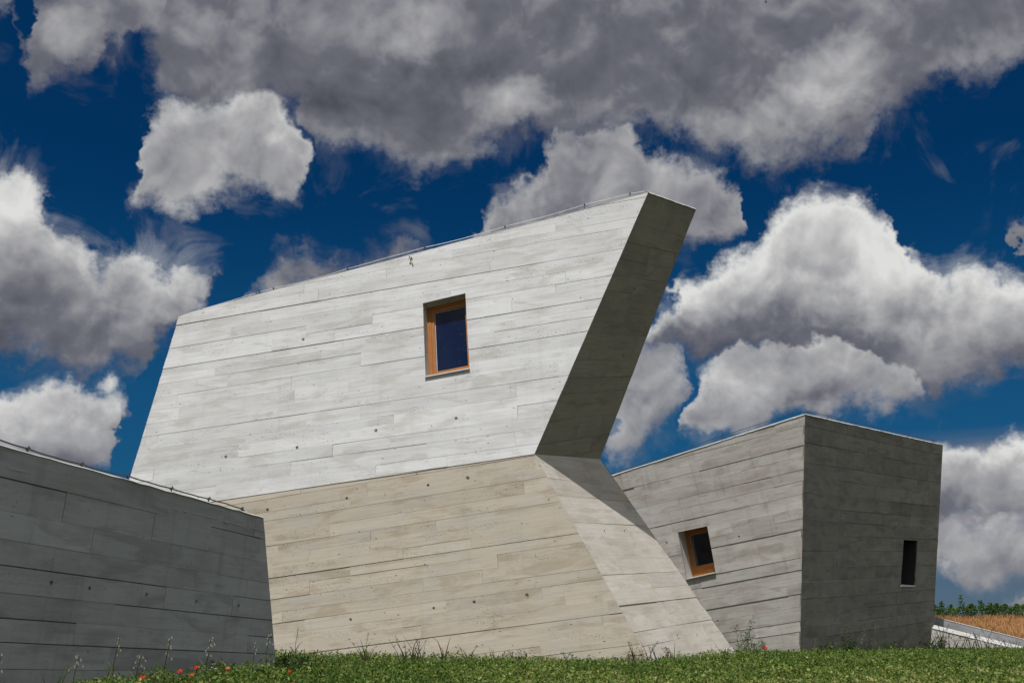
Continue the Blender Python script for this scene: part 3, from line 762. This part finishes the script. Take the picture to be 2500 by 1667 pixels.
# ------------------------------------------------------------------ leaves and blades
def leafmat(name, cols, trans=0.25, rough=.55):
    m, T, bs = mat(name)
    at = T.n.new('ShaderNodeAttribute'); at.attribute_name = 'tone'; tr, tg, tb = T.sep(at.outputs['Color'])
    cr_ = T.n.new('ShaderNodeValToRGB'); T.l.new(tr, cr_.inputs[0])
    el_ = cr_.color_ramp.elements
    el_[0].position = 0; el_[0].color = cols[0] + (1,); el_[1].position = 1; el_[1].color = cols[-1] + (1,)
    for i, c in enumerate(cols[1:-1]): e = el_.new((i+1)/(len(cols)-1)); e.color = c + (1,)
    T.l.new(cr_.outputs[0], bs.inputs['Base Color']); bs.inputs['Roughness'].default_value = rough
    bs.inputs['Specular IOR Level'].default_value = .25
    tl = T.n.new('ShaderNodeBsdfTranslucent'); T.l.new(cr_.outputs[0], tl.inputs[0])
    mx = T.n.new('ShaderNodeMixShader'); mx.inputs[0].default_value = trans
    T.l.new(bs.outputs[0], mx.inputs[1]); T.l.new(tl.outputs[0], mx.inputs[2])
    T.l.new(mx.outputs[0], T.n['Material Output'].inputs[0])
    return m
M['lawn'] = leafmat('lawn_leaf', [(.024, .052, .010), (.062, .122, .018), (.125, .205, .032), (.24, .275, .065), (.40, .36, .16)])
M['weed'] = leafmat('weed_leaf', [(.018, .035, .010), (.045, .085, .018), (.09, .15, .03), (.16, .20, .06)])
M['darkweed'] = leafmat('dark_weed', [(.02, .022, .010), (.05, .045, .018), (.09, .075, .03)])
M['dry'] = leafmat('dry_grass', [(.26, .12, .045), (.38, .20, .08), (.50, .30, .13), (.30, .20, .08)])
M['vine'] = leafmat('vine_leaf', [(.018, .045, .012), (.05, .11, .02), (.11, .20, .03), (.26, .34, .06)], .3)
M['bark'] = plain('vine_bark', (.10, .07, .045), .9, 0, .3, 20)
M['straw'] = leafmat('oat_straw', [(.28, .28, .18), (.46, .47, .33), (.68, .68, .55)], .3)
M['stem'] = leafmat('green_stem', [(.02, .035, .012), (.05, .08, .02)])
M['petal'] = leafmat('poppy_petal', [(.55, .035, .008), (.75, .07, .015), (.80, .13, .03)], .35)
M['petal_o'] = leafmat('orange_poppy_petal', [(.75, .15, .03), (.85, .22, .05)], .35)
M['daisy'] = leafmat('white_petal', [(.7, .7, .6), (.8, .8, .72)], .3)

def mesh_np(name, V, F, T_, m, parent=None, org=None):
    """V (n,3) F (k,4) T_ per-face tone"""
    me = bpy.data.meshes.new(name)
    if org is not None: V = V - org
    k = F.shape[1]
    me.vertices.add(len(V)); me.vertices.foreach_set('co', V.astype(np.float32).ravel())
    me.loops.add(F.size); me.loops.foreach_set('vertex_index', F.astype(np.int32).ravel())
    me.polygons.add(len(F)); me.polygons.foreach_set('loop_start', (np.arange(len(F))*k).astype(np.int32))
    try: me.polygons.foreach_set('loop_total', np.full(len(F), k, np.int32))
    except Exception: pass
    me.update(calc_edges=True)
    ca = me.color_attributes.new('tone', 'FLOAT_COLOR', 'CORNER')
    c = np.zeros((F.size, 4), np.float32); c[:, 0] = np.repeat(T_, k); c[:, 1] = .5; c[:, 3] = 1
    ca.data.foreach_set('color', c.ravel()); me.materials.append(m)
    o = bpy.data.objects.new(name, me); COL.objects.link(o)
    if parent is not None: o.parent = parent
    return o
def leaves(P, size, tone, up=0.5, aspect=.5):
    """leaf quads (diamonds) at P with random facing"""
    n = len(P)
    a = rng.normal(size=(n, 3)); a[:, 2] = np.abs(a[:, 2])*up + .1; a /= np.linalg.norm(a, axis=1)[:, None]
    b = np.cross(a, rng.normal(size=(n, 3))); b /= np.linalg.norm(b, axis=1)[:, None]
    s = np.asarray(size).reshape(-1, 1)*rng.uniform(.7, 1.3, (n, 1))
    L = a*s; Wd = b*s*aspect
    V = np.stack([P, P+L*.5+Wd*.5, P+L, P+L*.5-Wd*.5], 1).reshape(-1, 3)
    return V, np.arange(4*n).reshape(-1, 4), tone
def blades(P, h, w, tone, lean=.35, seg=2):
    n = len(P); th = rng.uniform(0, 2*np.pi, n); ln = rng.uniform(.1, 1, n)*lean
    dx = np.stack([np.cos(th), np.sin(th), np.zeros(n)], 1); sx = np.stack([-np.sin(th+rng.normal(size=n)), np.cos(th), np.zeros(n)], 1)
    h = np.asarray(h).reshape(-1, 1); w = np.asarray(w).reshape(-1, 1); ln = ln.reshape(-1, 1); Z = np.array([[0, 0, 1.]])
    p0 = P; p1 = P + Z*h*.55 + dx*h*ln*.3; p2 = P + Z*h*(1-.2*ln) + dx*h*ln
    V = np.stack([p0-sx*w, p0+sx*w, p1+sx*w*.8, p1-sx*w*.8, p2+sx*w*.12, p2-sx*w*.12], 1).reshape(-1, 3)
    i = np.arange(n)[:, None]*6
    F = np.concatenate([i+np.array([[0, 1, 2, 3]]), i+np.array([[3, 2, 4, 5]])])
    return V, F, np.concatenate([tone, tone])
def join(parts):
    Vs, Fs, Ts, k = [], [], [], 0
    for V, F, T_ in parts: Vs.append(V); Fs.append(F+k); Ts.append(T_); k += len(V)
    return np.concatenate(Vs), np.concatenate(Fs), np.concatenate(Ts)
def vnoise(x_, y_, s, seed=0):
    r = np.random.default_rng(seed); v = 0
    for k in range(5):
        a, b, p1, p2 = r.uniform(-1, 1, 4); v = v + np.sin((x_*a*2+y_*b*2)/s*(1+k*.7)+p1*9)*np.cos((y_*a-x_*b)/s*(1+k*.5)+p2*9)/(1+k*.5)
    return v/2
def seg_side(x_, y_, a, b): return (b[0]-a[0])*(y_-a[1]) - (b[1]-a[1])*(x_-a[0])
def free(x_, y_):
    """keep plants out of the buildings"""
    ok = np.ones(len(x_), bool)
    def inside(poly):
        r = np.ones(len(x_), bool)
        for i in range(len(poly)): r &= seg_side(x_, y_, poly[i], poly[(i+1) % len(poly)]) > 0
        return r
    g = pE+(pG-pE)*1.0; hh = pH
    ok &= ~inside([(hh[0], hh[1]+.02), (g[0], g[1]+.02), (pJ[0]-.02, pJ[1]+.02), (pJ[0], pJ[1]+5), (hh[0], hh[1]+5)])
    ok &= ~inside([(kO[0], kO[1]), (kK2[0], kK2[1]), (kM[0], kM[1]), (kM[0]+2, kM[1]+5), (kO[0]+2, kO[1]+5)])
    wb = wB; w0 = wb-np.array([.31, .949, 0])*9
    ok &= ~inside([(w0[0]-.7, w0[1]), (w0[0], w0[1]), (wb[0], wb[1]), (wb[0]-.6, wb[1]+.1)])
    return ok
def scatter(n, ymin, ymax, pad=.6):
    y_ = np.sqrt(rng.uniform(ymin**2, ymax**2, n)); x_ = rng.uniform(-1, 1, n)*(y_*.535+pad)
    k = free(x_, y_); return x_[k], y_[k]
x_, y_ = scatter(460000, 6.6, 33.3)
# more growth in the nearer strip where the single leaf can be seen
x2, y2 = scatter(330000, 6.6, 13.5); x_ = np.concatenate([x_, x2]); y_ = np.concatenate([y_, y2])
nz_ = vnoise(x_, y_, 1.1, 3); nz2 = vnoise(x_, y_, .35, 5)
z_ = gz(x_, y_)
nz3 = vnoise(x_, y_, .13, 8)
hmax = .070 + .045*nz2 + .045*nz3 + .02*nz_ + .03*sst(12.5, 15, y_) 
hmax = hmax + (.10+.12*nz2)*sst(-4.2, -2.7, x_)*(1-sst(-2.0, -1.3, x_))*(1-sst(10, 11.5, y_))
hmax = hmax + .05*np.clip(vnoise(x_, y_, .8, 21)-.2, 0, 1)
hh_ = np.clip(hmax, .02, .3)*rng.uniform(.10, 1, len(x_))**.95
dry = np.clip(.30*nz_ + .42*sst(13.5, 9, y_)*sst(-1.5, 2.0, x_) + .04, 0, .8)
tone = np.clip(rng.beta(1.3, 2.3, len(x_))*.85 + .02 + .14*nz3 + .12*nz2 + dry*rng.uniform(0, 1, len(x_)), 0, 1)
P = np.stack([x_, y_, z_+hh_], 1)
parts = [leaves(P, (.014+.0006*y_)*np.where(rng.random(len(P)) < .22, 1.9, 1.0)*(1+.25*nz2), tone, .6, .52)]
x3, y3 = scatter(150000, 6.6, 33.3); z3 = gz(x3, y3); t3 = np.clip(rng.beta(1.5, 2.2, len(x3))*.9+.30*vnoise(x3, y3, 1.6, 3)+.08, 0, 1)
parts.append(blades(np.stack([x3, y3, z3], 1), rng.uniform(.05, .13, len(x3))+.14*np.clip(vnoise(x3, y3, .45, 12)-.15, 0, 1)*rng.uniform(0, 1, len(x3)), np.full(len(x3), .0022)+.0001*y3, t3, .9))
V, Fq, T_ = join(parts)
tag(mesh_np('lawn', V, Fq, T_, M['lawn']), 'low green clover and grass lawn in front of the buildings', 'lawn', kind='stuff')
# dry grass on the hillside
n = 30000; x_ = rng.uniform(12.5, 32, n); y_ = rng.uniform(34.65, 57, n)
V, Fq, T_ = blades(np.stack([x_, y_, hz(x_, y_)], 1), rng.uniform(.08, .26, n), np.full(n, .011), rng.uniform(0, 1, n), .6)
tag(mesh_np('dry_grass', V, Fq, T_, M['dry']), 'dry orange brown grass on the hillside below the vines', 'dry grass', kind='stuff')

# ------------------------------------------------------------------ single plants
def ground_at(u, Y):             # ground point under picture column u at distance Y
    x0_ = (u-1250)/F_; xw = x0_*Y/math.cos(PITCH)*1.0
    # follow the ray through the horizon row
    r = ray(u, 1610); xw = r[0]/r[1]*Y
    return np.array([xw, Y, float(gz(xw, Y))])
def curve_pts(p, h, lean, k=6, bend=1.0):
    th = lean[0]; s = lean[1]
    return [np.array([p[0]+math.cos(th)*s*h*(i/k)**(1.6*bend), p[1]+math.sin(th)*s*h*(i/k)**1.6, p[2]+h*(i/k)*(1-.12*s*(i/k))]) for i in range(k+1)]
def blade_strip(mb, pts, w, tone):
    side = np.array([1.0, .25, 0]); n_ = len(pts)
    for i in range(n_-1):
        w0 = w*(1-(i/(n_-1))**1.5*.95); w1 = w*(1-((i+1)/(n_-1))**1.5*.95)
        mb.face([pts[i]-side*w0, pts[i]+side*w0, pts[i+1]+side*w1, pts[i+1]-side*w1], None, (tone, .5, .5, 1))
def build_poppy(p, h, size, lab, orange=False, tilt=0.4, face=-1.4, bud=False):
    t_ = empty('poppy', p, lab, 'flower', 'poppies in the grass')
    pts = curve_pts(p, h, (random.uniform(0, 6), .15))
    mb = MB(); mb.tube(pts, .0022, 5, (.6, .5, .5, 1))
    for i in range(4):
        q = pts[1+i//2]; th = random.uniform(0, 6.28)
        blade_strip(mb, [q+np.array([math.cos(th)*.03*k, math.sin(th)*.03*k, .012*k-.003*k*k]) for k in range(4)], .004, .5)
    mb.build('stem', M['stem'], t_)
    c = pts[-1]; ax = N_(np.array([math.cos(face)*tilt, math.sin(face)*tilt, 1.0]))
    e1 = N_(np.cross(ax, (0, .3, 1.))); e2 = np.cross(ax, e1)
    pm = MB()
    for k in range(5):
        th0 = k*2*math.pi/5 + random.uniform(-.2, .2); r0 = size*random.uniform(.85, 1.1); cup = random.uniform(.35, .75)
        nu_, nv_ = 5, 4; G = []
        for j in range(nv_+1):
            row = []
            for i in range(nu_+1):
                ph = th0 + (i/nu_-.5)*1.7; rr = r0*(j/nv_)*(1-.18*abs(i/nu_-.5)*2) 
                zz = r0*cup*(j/nv_)**2.0 + random.uniform(-.07, .07)*r0*(j/nv_)
                row.append(c + (e1*math.cos(ph)+e2*math.sin(ph))*rr*(1-.25*cup*(j/nv_)) + ax*zz + ax*.001*k)
            G.append(row)
        for j in range(nv_):
            for i in range(nu_): pm.face([G[j][i], G[j][i+1], G[j+1][i+1], G[j+1][i]], None, (random.uniform(.1, .9), .5, .5, 1))
    pm.build('petals', M['petal_o'] if orange else M['petal'], t_)
    cm = MB(); cm.tube([c, c+ax*size*.35], [size*.10, size*.16], 8); 
    for k in range(14):
        th = k*.45; cm.tube([c, c+ax*size*.3+(e1*math.cos(th)+e2*math.sin(th))*size*.3], .0008, 3)
    cm.build('seed_head', M['clip'], t_)
    return t_
pop = [ # u, v (source px), distance, petal size, orange, label
 (335,1655,8.0,.030,False,'dark red poppy lowest at the bottom edge, leftmost of all'),
 (431,1639,8.2,.026,False,'red poppy beside tall oat stem before dark wall'),
 (457,1648,8.3,.024,True,'small orange poppy between two red ones'),
 (473,1630,8.3,.026,False,'highest scarlet poppy in front of dark wall'),
 (547,1632,8.6,.024,True,'wide open orange-red poppy near white daisies'),
 (700,1640,9.5,.022,False,'bright vermilion poppy in grass below wall corner'),
 (631,1655,9.0,.014,True,'small faded half hidden poppy low in the grass'),
 (1867,1583,22.0,.075,False,'single pale red poppy near foot of the smaller block')]
for u, v, Y, s, org, lab in pop:
    c = atY(u, v, Y); g = gz(c[0], Y); h = max(.1, c[2]-float(g))
    build_poppy(np.array([c[0], Y, float(g)]), h*.99, s, lab, org, random.uniform(.3, .9), random.uniform(-2.2, -1.0))
def build_oat(u, vtop, Y, lab, n_sp=9, spread=.05, bladed=True, droop=1.0, tone=.8):
    c = atY(u, vtop, Y); g = float(gz(c[0], Y)); h = c[2]-g
    p = np.array([c[0]-random.uniform(-.02, .02), Y, g])
    t_ = empty('wild_oat', p, lab, 'wild oat', 'wild oat stalks')
    pts = [p+(c-p)*(k/8)+np.array([.01*math.sin(k), 0, 0]) for k in range(9)]
    mb = MB(); mb.tube(pts, [.0034-.0001*k for k in range(9)], 5, (.5, .5, .5, 1)); mb.build('stem', M['stem'], t_)
    sp = MB()
    for k in range(n_sp):
        q = pts[8]-np.array([0, 0, 1])*(k/n_sp)*h*.26*1.0; th = random.uniform(0, 6.28); L = spread*random.uniform(.3, 1.0)*(.5+k/n_sp)
        e = q+np.array([math.cos(th)*L, math.sin(th)*L*.6, random.uniform(-.01, .03)])
        sp.tube([q, (q+e)/2+np.array([0, 0, .008]), e], .0006, 3, (.4, .5, .5, 1), False)
        e2 = e+np.array([math.cos(th)*.006, 0, -.026*random.uniform(.7, 1.2)])
        for s_ in (-1, 1):
            sd = np.array([.0032*s_, .002, 0])
            sp.face([e, (e+e2)/2+sd*1.4, e2+sd*1.6, (e+e2)/2-sd*.2], None, (tone*random.uniform(.5, 1.2), .5, .5, 1))
    sp.build('spikelets', M['straw'], t_)
    if bladed:
        for k in range(3):
            lf = MB()
            q = pts[2+k]; th = random.choice((0.2, 2.9, 3.4, -.2)); L = h*random.uniform(.25, .4)
            blade_strip(lf, [q+np.array([math.cos(th)*L*j/5*.5, math.sin(th)*.02*j, L*(j/5)*(1-.35*(j/5)*droop)]) for j in range(6)], .006, random.uniform(.3, .8))
            lf.build('blade', M['weed'], t_)
    return t_
for u, v, Y, lab, ns, sp_ in [
 (289,1551,8.0,'tall wild oat with a long blade bent up to the left',8,.02),
 (412,1560,8.1,'tall slim wild oat just left of the red poppies',11,.022),
 (190,1600,7.8,'short wide spreading wild oat, second from the left edge',8,.055),
 (341,1598,8.0,'loose wild oat between the two tallest stalks',9,.04),
 (512,1558,8.4,'bright pale wild oat above the white daisies',12,.045),
 (622,1571,9.2,'green narrow wild oat head near the dark wall corner',6,.012),
 (655,1542,9.6,'thin wild oat standing against the dark wall end',8,.028),
 (0,1600,7.6,'wild oat cut off by the left edge of the picture',4,.02),
 (2108,1535,24.5,'pale wild oat in front of the slotted dark face, its left one',7,.045),
 (2138,1520,25,'tallest pale wild oat in front of the dark block face',9,.05),
 (2104,1558,24.3,'low white tipped wild oat beside the dark leafy weed',9,.05),
 (2210,1564,26,'short pale wild oat below the narrow slot window',6,.04),
 (898,1544,14.6,'faint thin oat stalk standing before the tan wall',7,.03),
 (725,1533,12.6,'drooping oat stalk leaning left over the tan wall',10,.03),
 ]: build_oat(u, v, Y, lab, ns, sp_)
def build_tuft(u, Y, h, n_, lab, name='grass_tuft', m='weed', spread=.10, w=.006, cat='grass tuft', lean=.6, tones=(.2, .7), group='tall grass tufts along the walls'):
    p = ground_at(u, Y); t_ = empty(name, p, lab, cat, group)
    for k in range(n_):
        mb = MB()
        q = p+np.array([random.gauss(0, spread*.4), random.gauss(0, spread*.3), -.01]); hh = h*random.uniform(.5, 1.05)
        th = random.choice((0, math.pi))+random.uniform(-.8, .8); s = random.uniform(.1, lean)
        pts = curve_pts(q, hh, (th, s), 7)
        if random.random() < .35:      # bent tip
            for j in (5, 6, 7): pts[j] = pts[j]+np.array([math.cos(th)*hh*.05*(j-4), 0, -hh*.05*(j-4)**1.6])
        blade_strip(mb, pts, w*random.uniform(.5, 1.1), random.uniform(*tones))
        if random.random() < .4 and h > .3:   # seed head
            for _ in range(9):
                f = random.uniform(4.3, 7); i = min(6, int(f)); c0 = pts[i]+(pts[i+1]-pts[i])*(f-i)
                dv = np.array([random.uniform(-1, 1)*w*2.4, 0, w*random.uniform(1, 3)])
                mb.face([c0, c0+dv+np.array([w*.5, 0, 0]), c0+dv*1.3, c0+dv-np.array([w*.5, 0, 0])], None, (random.uniform(*tones), .5, .5, 1))
        mb.build('blade', M[m], t_)
    return t_
T1 = [(772,13.0,.30,5,'two bare crossing stalks right of drooping oat'),
 (735,12.8,.42,5,'slim upright stalks just right of the dark wall corner'),
 (800,13.3,.30,4,'forked dry stalks, lone before the tan wall'),
 (888,14.2,.42,8,'arching grass tuft under the faint thin oat stalk'),
 (905,14.3,.30,5,'small arched tuft right beside the arching one'),
 (980,14.6,.40,5,'upright thin tuft a third along the tan wall'),
 (1012,14.6,.52,7,'tall pointed grass in the middle of the tan wall'),
 (1024,14.7,.42,4,'bent grass leaning right of the tall pointed one'),
 (1074,14.8,.62,3,'single tallest dark blade before the tan wall'),
 (1135,14.8,.42,5,'sparse leaning stalk right of the single tallest blade'),
 (1212,14.8,.34,5,'pair of thin stems halfway to the buttress'),
 (1390,14.7,.35,4,'short thin stalk left of the buttress foot'),
 (1548,14.9,.38,5,'thin tuft at the foot of the tan wall end'),
 (1596,15.2,.40,6,'leaning stalks where tan wall meets buttress'),
 (1640,15.6,.32,6,'small tuft before the middle of the buttress foot'),
 (1735,16.4,.30,6,'low wiry tuft before the right part of the buttress'),
 (1768,16.9,.34,6,'wiry stalks near the buttress tip'),
 (2130,25,.62,4,'dark upright blade before the dark block face')]
for u, Y, h, n_, lab in T1: build_tuft(u, Y, h, n_, lab, m='darkweed', w=.009, spread=.12)
T2 = [(75,7.9,.36,3,'short dark stalk nearest the left edge'),(140,7.8,.42,4,'bent dark stalk between the left edge and the spreading oat'),
 (268,8.0,.36,6,'thick dark blades at the foot of the tallest oat'),(302,8.0,.33,6,'leaning green blades right of the tallest oat'),
 (420,8.3,.36,8,'green blades at the foot of the poppies'),(532,8.6,.36,5,'dark pointed blade beside the daisies'),(498,8.5,.34,5,'thin blades left of the wide orange poppy')]
for u, Y, h, n_, lab in T2: build_tuft(u, Y, h, n_, lab, m='weed', w=.008, spread=.07, lean=.45)
T3 = [(2282,29,.95,16,'dark arching clump at the dark block corner',.10,.9),(2300,29.2,1.1,7,'tall seed stalk right of the dark arching clump',.1,.3),
 (2322,29.4,.62,8,'low arching stalks next to the tall seed stalk',.2,.8),(2358,29.5,.7,9,'leaning stalks before the left part of the ramp wall',.25,.6),
 (2383,29.5,.66,6,'crooked stalk before the middle of the ramp wall',.15,.5),(2410,29.5,.8,9,'tallest twig-like stalks before the ramp wall',.2,.6),
 (2440,29.5,.55,9,'low arched stalks before the ramp wall',.25,.9),(2478,29.5,.55,9,'spreading low stalks at the right edge',.3,.9)]
for u, Y, h, n_, lab, s, ln in T3: build_tuft(u, Y, h, n_, lab, m='darkweed', w=.016, spread=s*2, lean=ln, tones=(0, .4))
def build_weed(u, Y, h, w, n_, lab, m='weed', leaf=.03, name='leafy_weed', cat='weed', stems=6, tones=(0.05, .8)):
    p = ground_at(u, Y); t_ = empty(name, p, lab, cat, 'leafy weeds at the wall feet')
    tips = []
    for k in range(stems):
        th = random.uniform(0, 6.28); s = random.uniform(.1, .9)*w/h
        pts = curve_pts(p+np.array([random.gauss(0, w*.2), random.gauss(0, w*.1), -.01]), h*random.uniform(.55, 1.0), (th, s), 6); tips.append(pts)
        mb = MB(); mb.tube(pts, [.004-.0005*i for i in range(7)], 4, (.4, .5, .5, 1)); mb.build('stem', M['stem'], t_)
    PP = []
    for _ in range(n_):
        pts = random.choice(tips); f = random.uniform(.15, 1)**.8*6; i = min(5, int(f)); q = pts[i]+(pts[i+1]-pts[i])*(f-i)
        sc = .30*w*(1.1-f/6)+.012
        PP.append(q+np.array([random.gauss(0, sc), random.gauss(0, sc), random.gauss(0, sc*.6)]))
    PP = np.array(PP); PP[:, 2] = np.maximum(PP[:, 2], p[2]+.01)
    V, Fq, T_ = leaves(PP, np.full(len(PP), leaf), rng.uniform(*tones, len(PP)), .8, .55)
    mesh_np('leaves', V, Fq, T_, M[m], t_, p)
    return t_
build_weed(700, 11.6, .27, .52, 1000, 'dense dark green weed at the corner of the dark wall', leaf=.034, tones=(.05, .75))
build_weed(735, 12.2, .26, .30, 500, 'bright green low weed right of the wall corner', leaf=.035, tones=(.2, .8))
build_weed(395, 8.4, .34, .10, 160, 'small bushy dark weed left of the tall slim oat', leaf=.022)
build_weed(165, 8.0, .22, .22, 320, 'rounded leafy weed under the spreading oat', leaf=.022, tones=(.2, 1))
build_weed(225, 8.0, .20, .20, 260, 'low yellow green weed left of the tallest oat', leaf=.022, tones=(.3, 1))
build_weed(575, 9.0, .26, .20, 260, 'leafy upright weed right of the daisies', leaf=.024)
build_weed(612, 9.6, .25, .22, 260, 'dark upright weed close to the dark wall end', leaf=.024)
build_weed(1240, 14.7, .26, .35, 240, 'brownish seedy weed in the middle of the tan wall foot', 'darkweed', .022)
build_weed(1550, 15.0, .24, .32, 240, 'brownish weed left of the buttress foot', 'darkweed', .022)
build_weed(1822, 18.6, .80, .30, 300, 'tall seedy weed rising beside the buttress tip', 'weed', .032, tones=(0, .7))
build_weed(1838, 19.0, .45, .42, 360, 'bushy green weed right of the buttress tip', 'weed', .035, tones=(.1, .9))
build_weed(1850, 21.5, .5, .26, 160, 'thin seedy weed left of the pale red poppy', 'darkweed', .026)
build_weed(2080, 24.6, .68, .30, 420, 'dark leafy upright weed before the dark block face', 'weed', .045, tones=(0, .5))
build_weed(2030, 24, .42, .5, 380, 'low leafy weed before the left half of the dark face', 'weed', .04, tones=(0, .6))
build_weed(2170, 25.4, .42, .6, 420, 'low leafy weed under the slot window', 'weed', .04, tones=(0, .6))
build_weed(2290, 28, .5, .6, 520, 'dark leafy weed at the foot of the block corner', 'weed', .045, tones=(0, .4))
def build_daisy(u, v, Y, lab, s=.012):
    c = atY(u, v, Y); g = float(gz(c[0], Y)); p = np.array([c[0], Y, g])
    t_ = empty('daisy', p, lab, 'flower', 'white daisies')
    mb = MB(); mb.tube([p, (p+c)/2+np.array([.01, 0, 0]), c], .0012, 4, (.6, .5, .5, 1)); mb.build('stem', M['stem'], t_)
    pm = MB()
    for k in range(12):
        th = k*math.pi/6; e = np.array([math.cos(th), math.sin(th)*.8, .25*math.sin(th)+.1]); sd = np.array([-math.sin(th), math.cos(th), 0])*.28
        pm.face([c, c+(e*.6+sd)*s, c+e*s*1.1, c+(e*.6-sd)*s], None, (random.random(), .5, .5, 1))
    pm.build('petals', M['daisy'], t_)
    cm = MB(); cm.tube([c+np.array([0, 0, -.001]), c+np.array([0, 0, .004])], [s*.3, s*.2], 7); cm.build('flower_centre', M['petal_o'], t_)
for u, v, Y, lab, s in [(517,1628,8.6,'left white daisy of the pair under the bright pale oat',.012),(527,1631,8.6,'right white daisy of the pair under the bright pale oat',.012),
   (524,1620,8.7,'upper white daisy above the pair',.010),(1970,1604,14.5,'white daisy in the lawn below the block corner',.022),(1984,1609,14.2,'second white daisy right of the one below the block corner',.018)]: build_daisy(u, v, Y, lab, s)

# ------------------------------------------------------------------ vines on the ridge
V_ = [(2283,1482,'half hidden grapevine touching the dark block edge'),(2304,1470,'grapevine with a narrow upright shoot, second from the block'),
 (2326,1478,'bright yellow green grapevine left of the tallest one'),(2353,1455,'grapevine with the tallest pointed shoot'),(2374,1481,'dense dark grapevine right of the tallest shoot'),
 (2399,1467,'grapevine with the second tallest tapering shoot'),(2422,1492,'low grapevine in the dip of the row'),(2440,1496,'lowest dark grapevine of the row'),
 (2458,1477,'grapevine with a thin dark shoot near the right edge'),(2478,1490,'low bushy grapevine left of the slanting shoot'),(2496,1476,'grapevine with a bright slanting shoot at the right edge')]
for i, (u, vt, lab) in enumerate(V_):
    Y = 54.5+(i % 3)*.4; r = ray(u, 1510); X = r[0]/r[1]*Y; zb = float(hz(X, Y)); p = np.array([X, Y, zb])
    vb = 1508
    top_ = atY(u, vt, Y)[2]; H = max(.7, top_-zb)*1.04
    t_ = empty('grapevine', p, lab, 'grapevine', 'grapevines in a row on the ridge')
    mb = MB(); mb.tube([p-np.array([0, 0, .1]), p+np.array([.02, 0, .2]), p+np.array([-.02, 0, .42])], [.035, .028, .022], 6); mb.build('trunk', M['bark'], t_)
    n = int(random.uniform(260, 560))
    bz = random.uniform(.46, .68)
    a = rng.normal(size=(n, 3)); a /= np.linalg.norm(a, axis=1)[:, None]; rr = rng.uniform(.35, 1, n)[:, None]**.6
    Pp = p + np.array([0, 0, bz*.62]) + a*rr*np.array([random.uniform(.26, .42), .32, random.uniform(.26, .38)])
    tn = rng.uniform(.0, .75, n) + (.25 if 'bright' in lab else 0)
    k = 200; f = rng.uniform(0, 1, k)**1.2; sl2 = .22 if 'slanting' in lab else random.uniform(-.05, .05)
    Ps = p + np.stack([f*sl2+rng.normal(size=k)*(.14*(1-f)+.03), rng.normal(size=k)*.05, bz*.7+f*(H-bz*.7)], 1)
    Pp = np.concatenate([Pp, Ps]); tn = np.clip(np.concatenate([tn, rng.uniform(.1, .8, k)]), 0, 1)
    V, Fq, T_ = leaves(Pp, np.full(len(Pp), .075), tn, .5, .9)
    mesh_np('foliage', V, Fq, T_, M['vine'], t_, p)

# ------------------------------------------------------------------ the bird high up
bc = atY(1870, 5.5, 58.0)
mb = MB()
body = [bc+np.array(q) for q in ((-.075,0,-.012),(-.04,.0,-.004),(0,0,0),(.045,0,.002),(.085,0,.006))]
mb.tube(body, [.006,.022,.030,.020,.007], 8)
for s_ in (-1, 1):
    w_ = [bc+np.array([.02,.01*s_,.006]), bc+np.array([-.03,.01*s_,.004]), bc+np.array([-.045+.02*s_,.10*s_,.026]), bc+np.array([.03+.03*s_,.11*s_,.028]), bc+np.array([-.02+.09*s_,.20*s_,.002])]
    mb.face([w_[0], w_[1], w_[2], w_[3]]); mb.face([w_[3], w_[2], w_[4]]); 
mb.face([body[4], bc+np.array([.135,.022,.008]), bc+np.array([.135,-.022,.008])])
bo = mb.build('bird', M['clip']); tag(bo, 'small dark bird flying high against the grey cloud bank', 'bird')
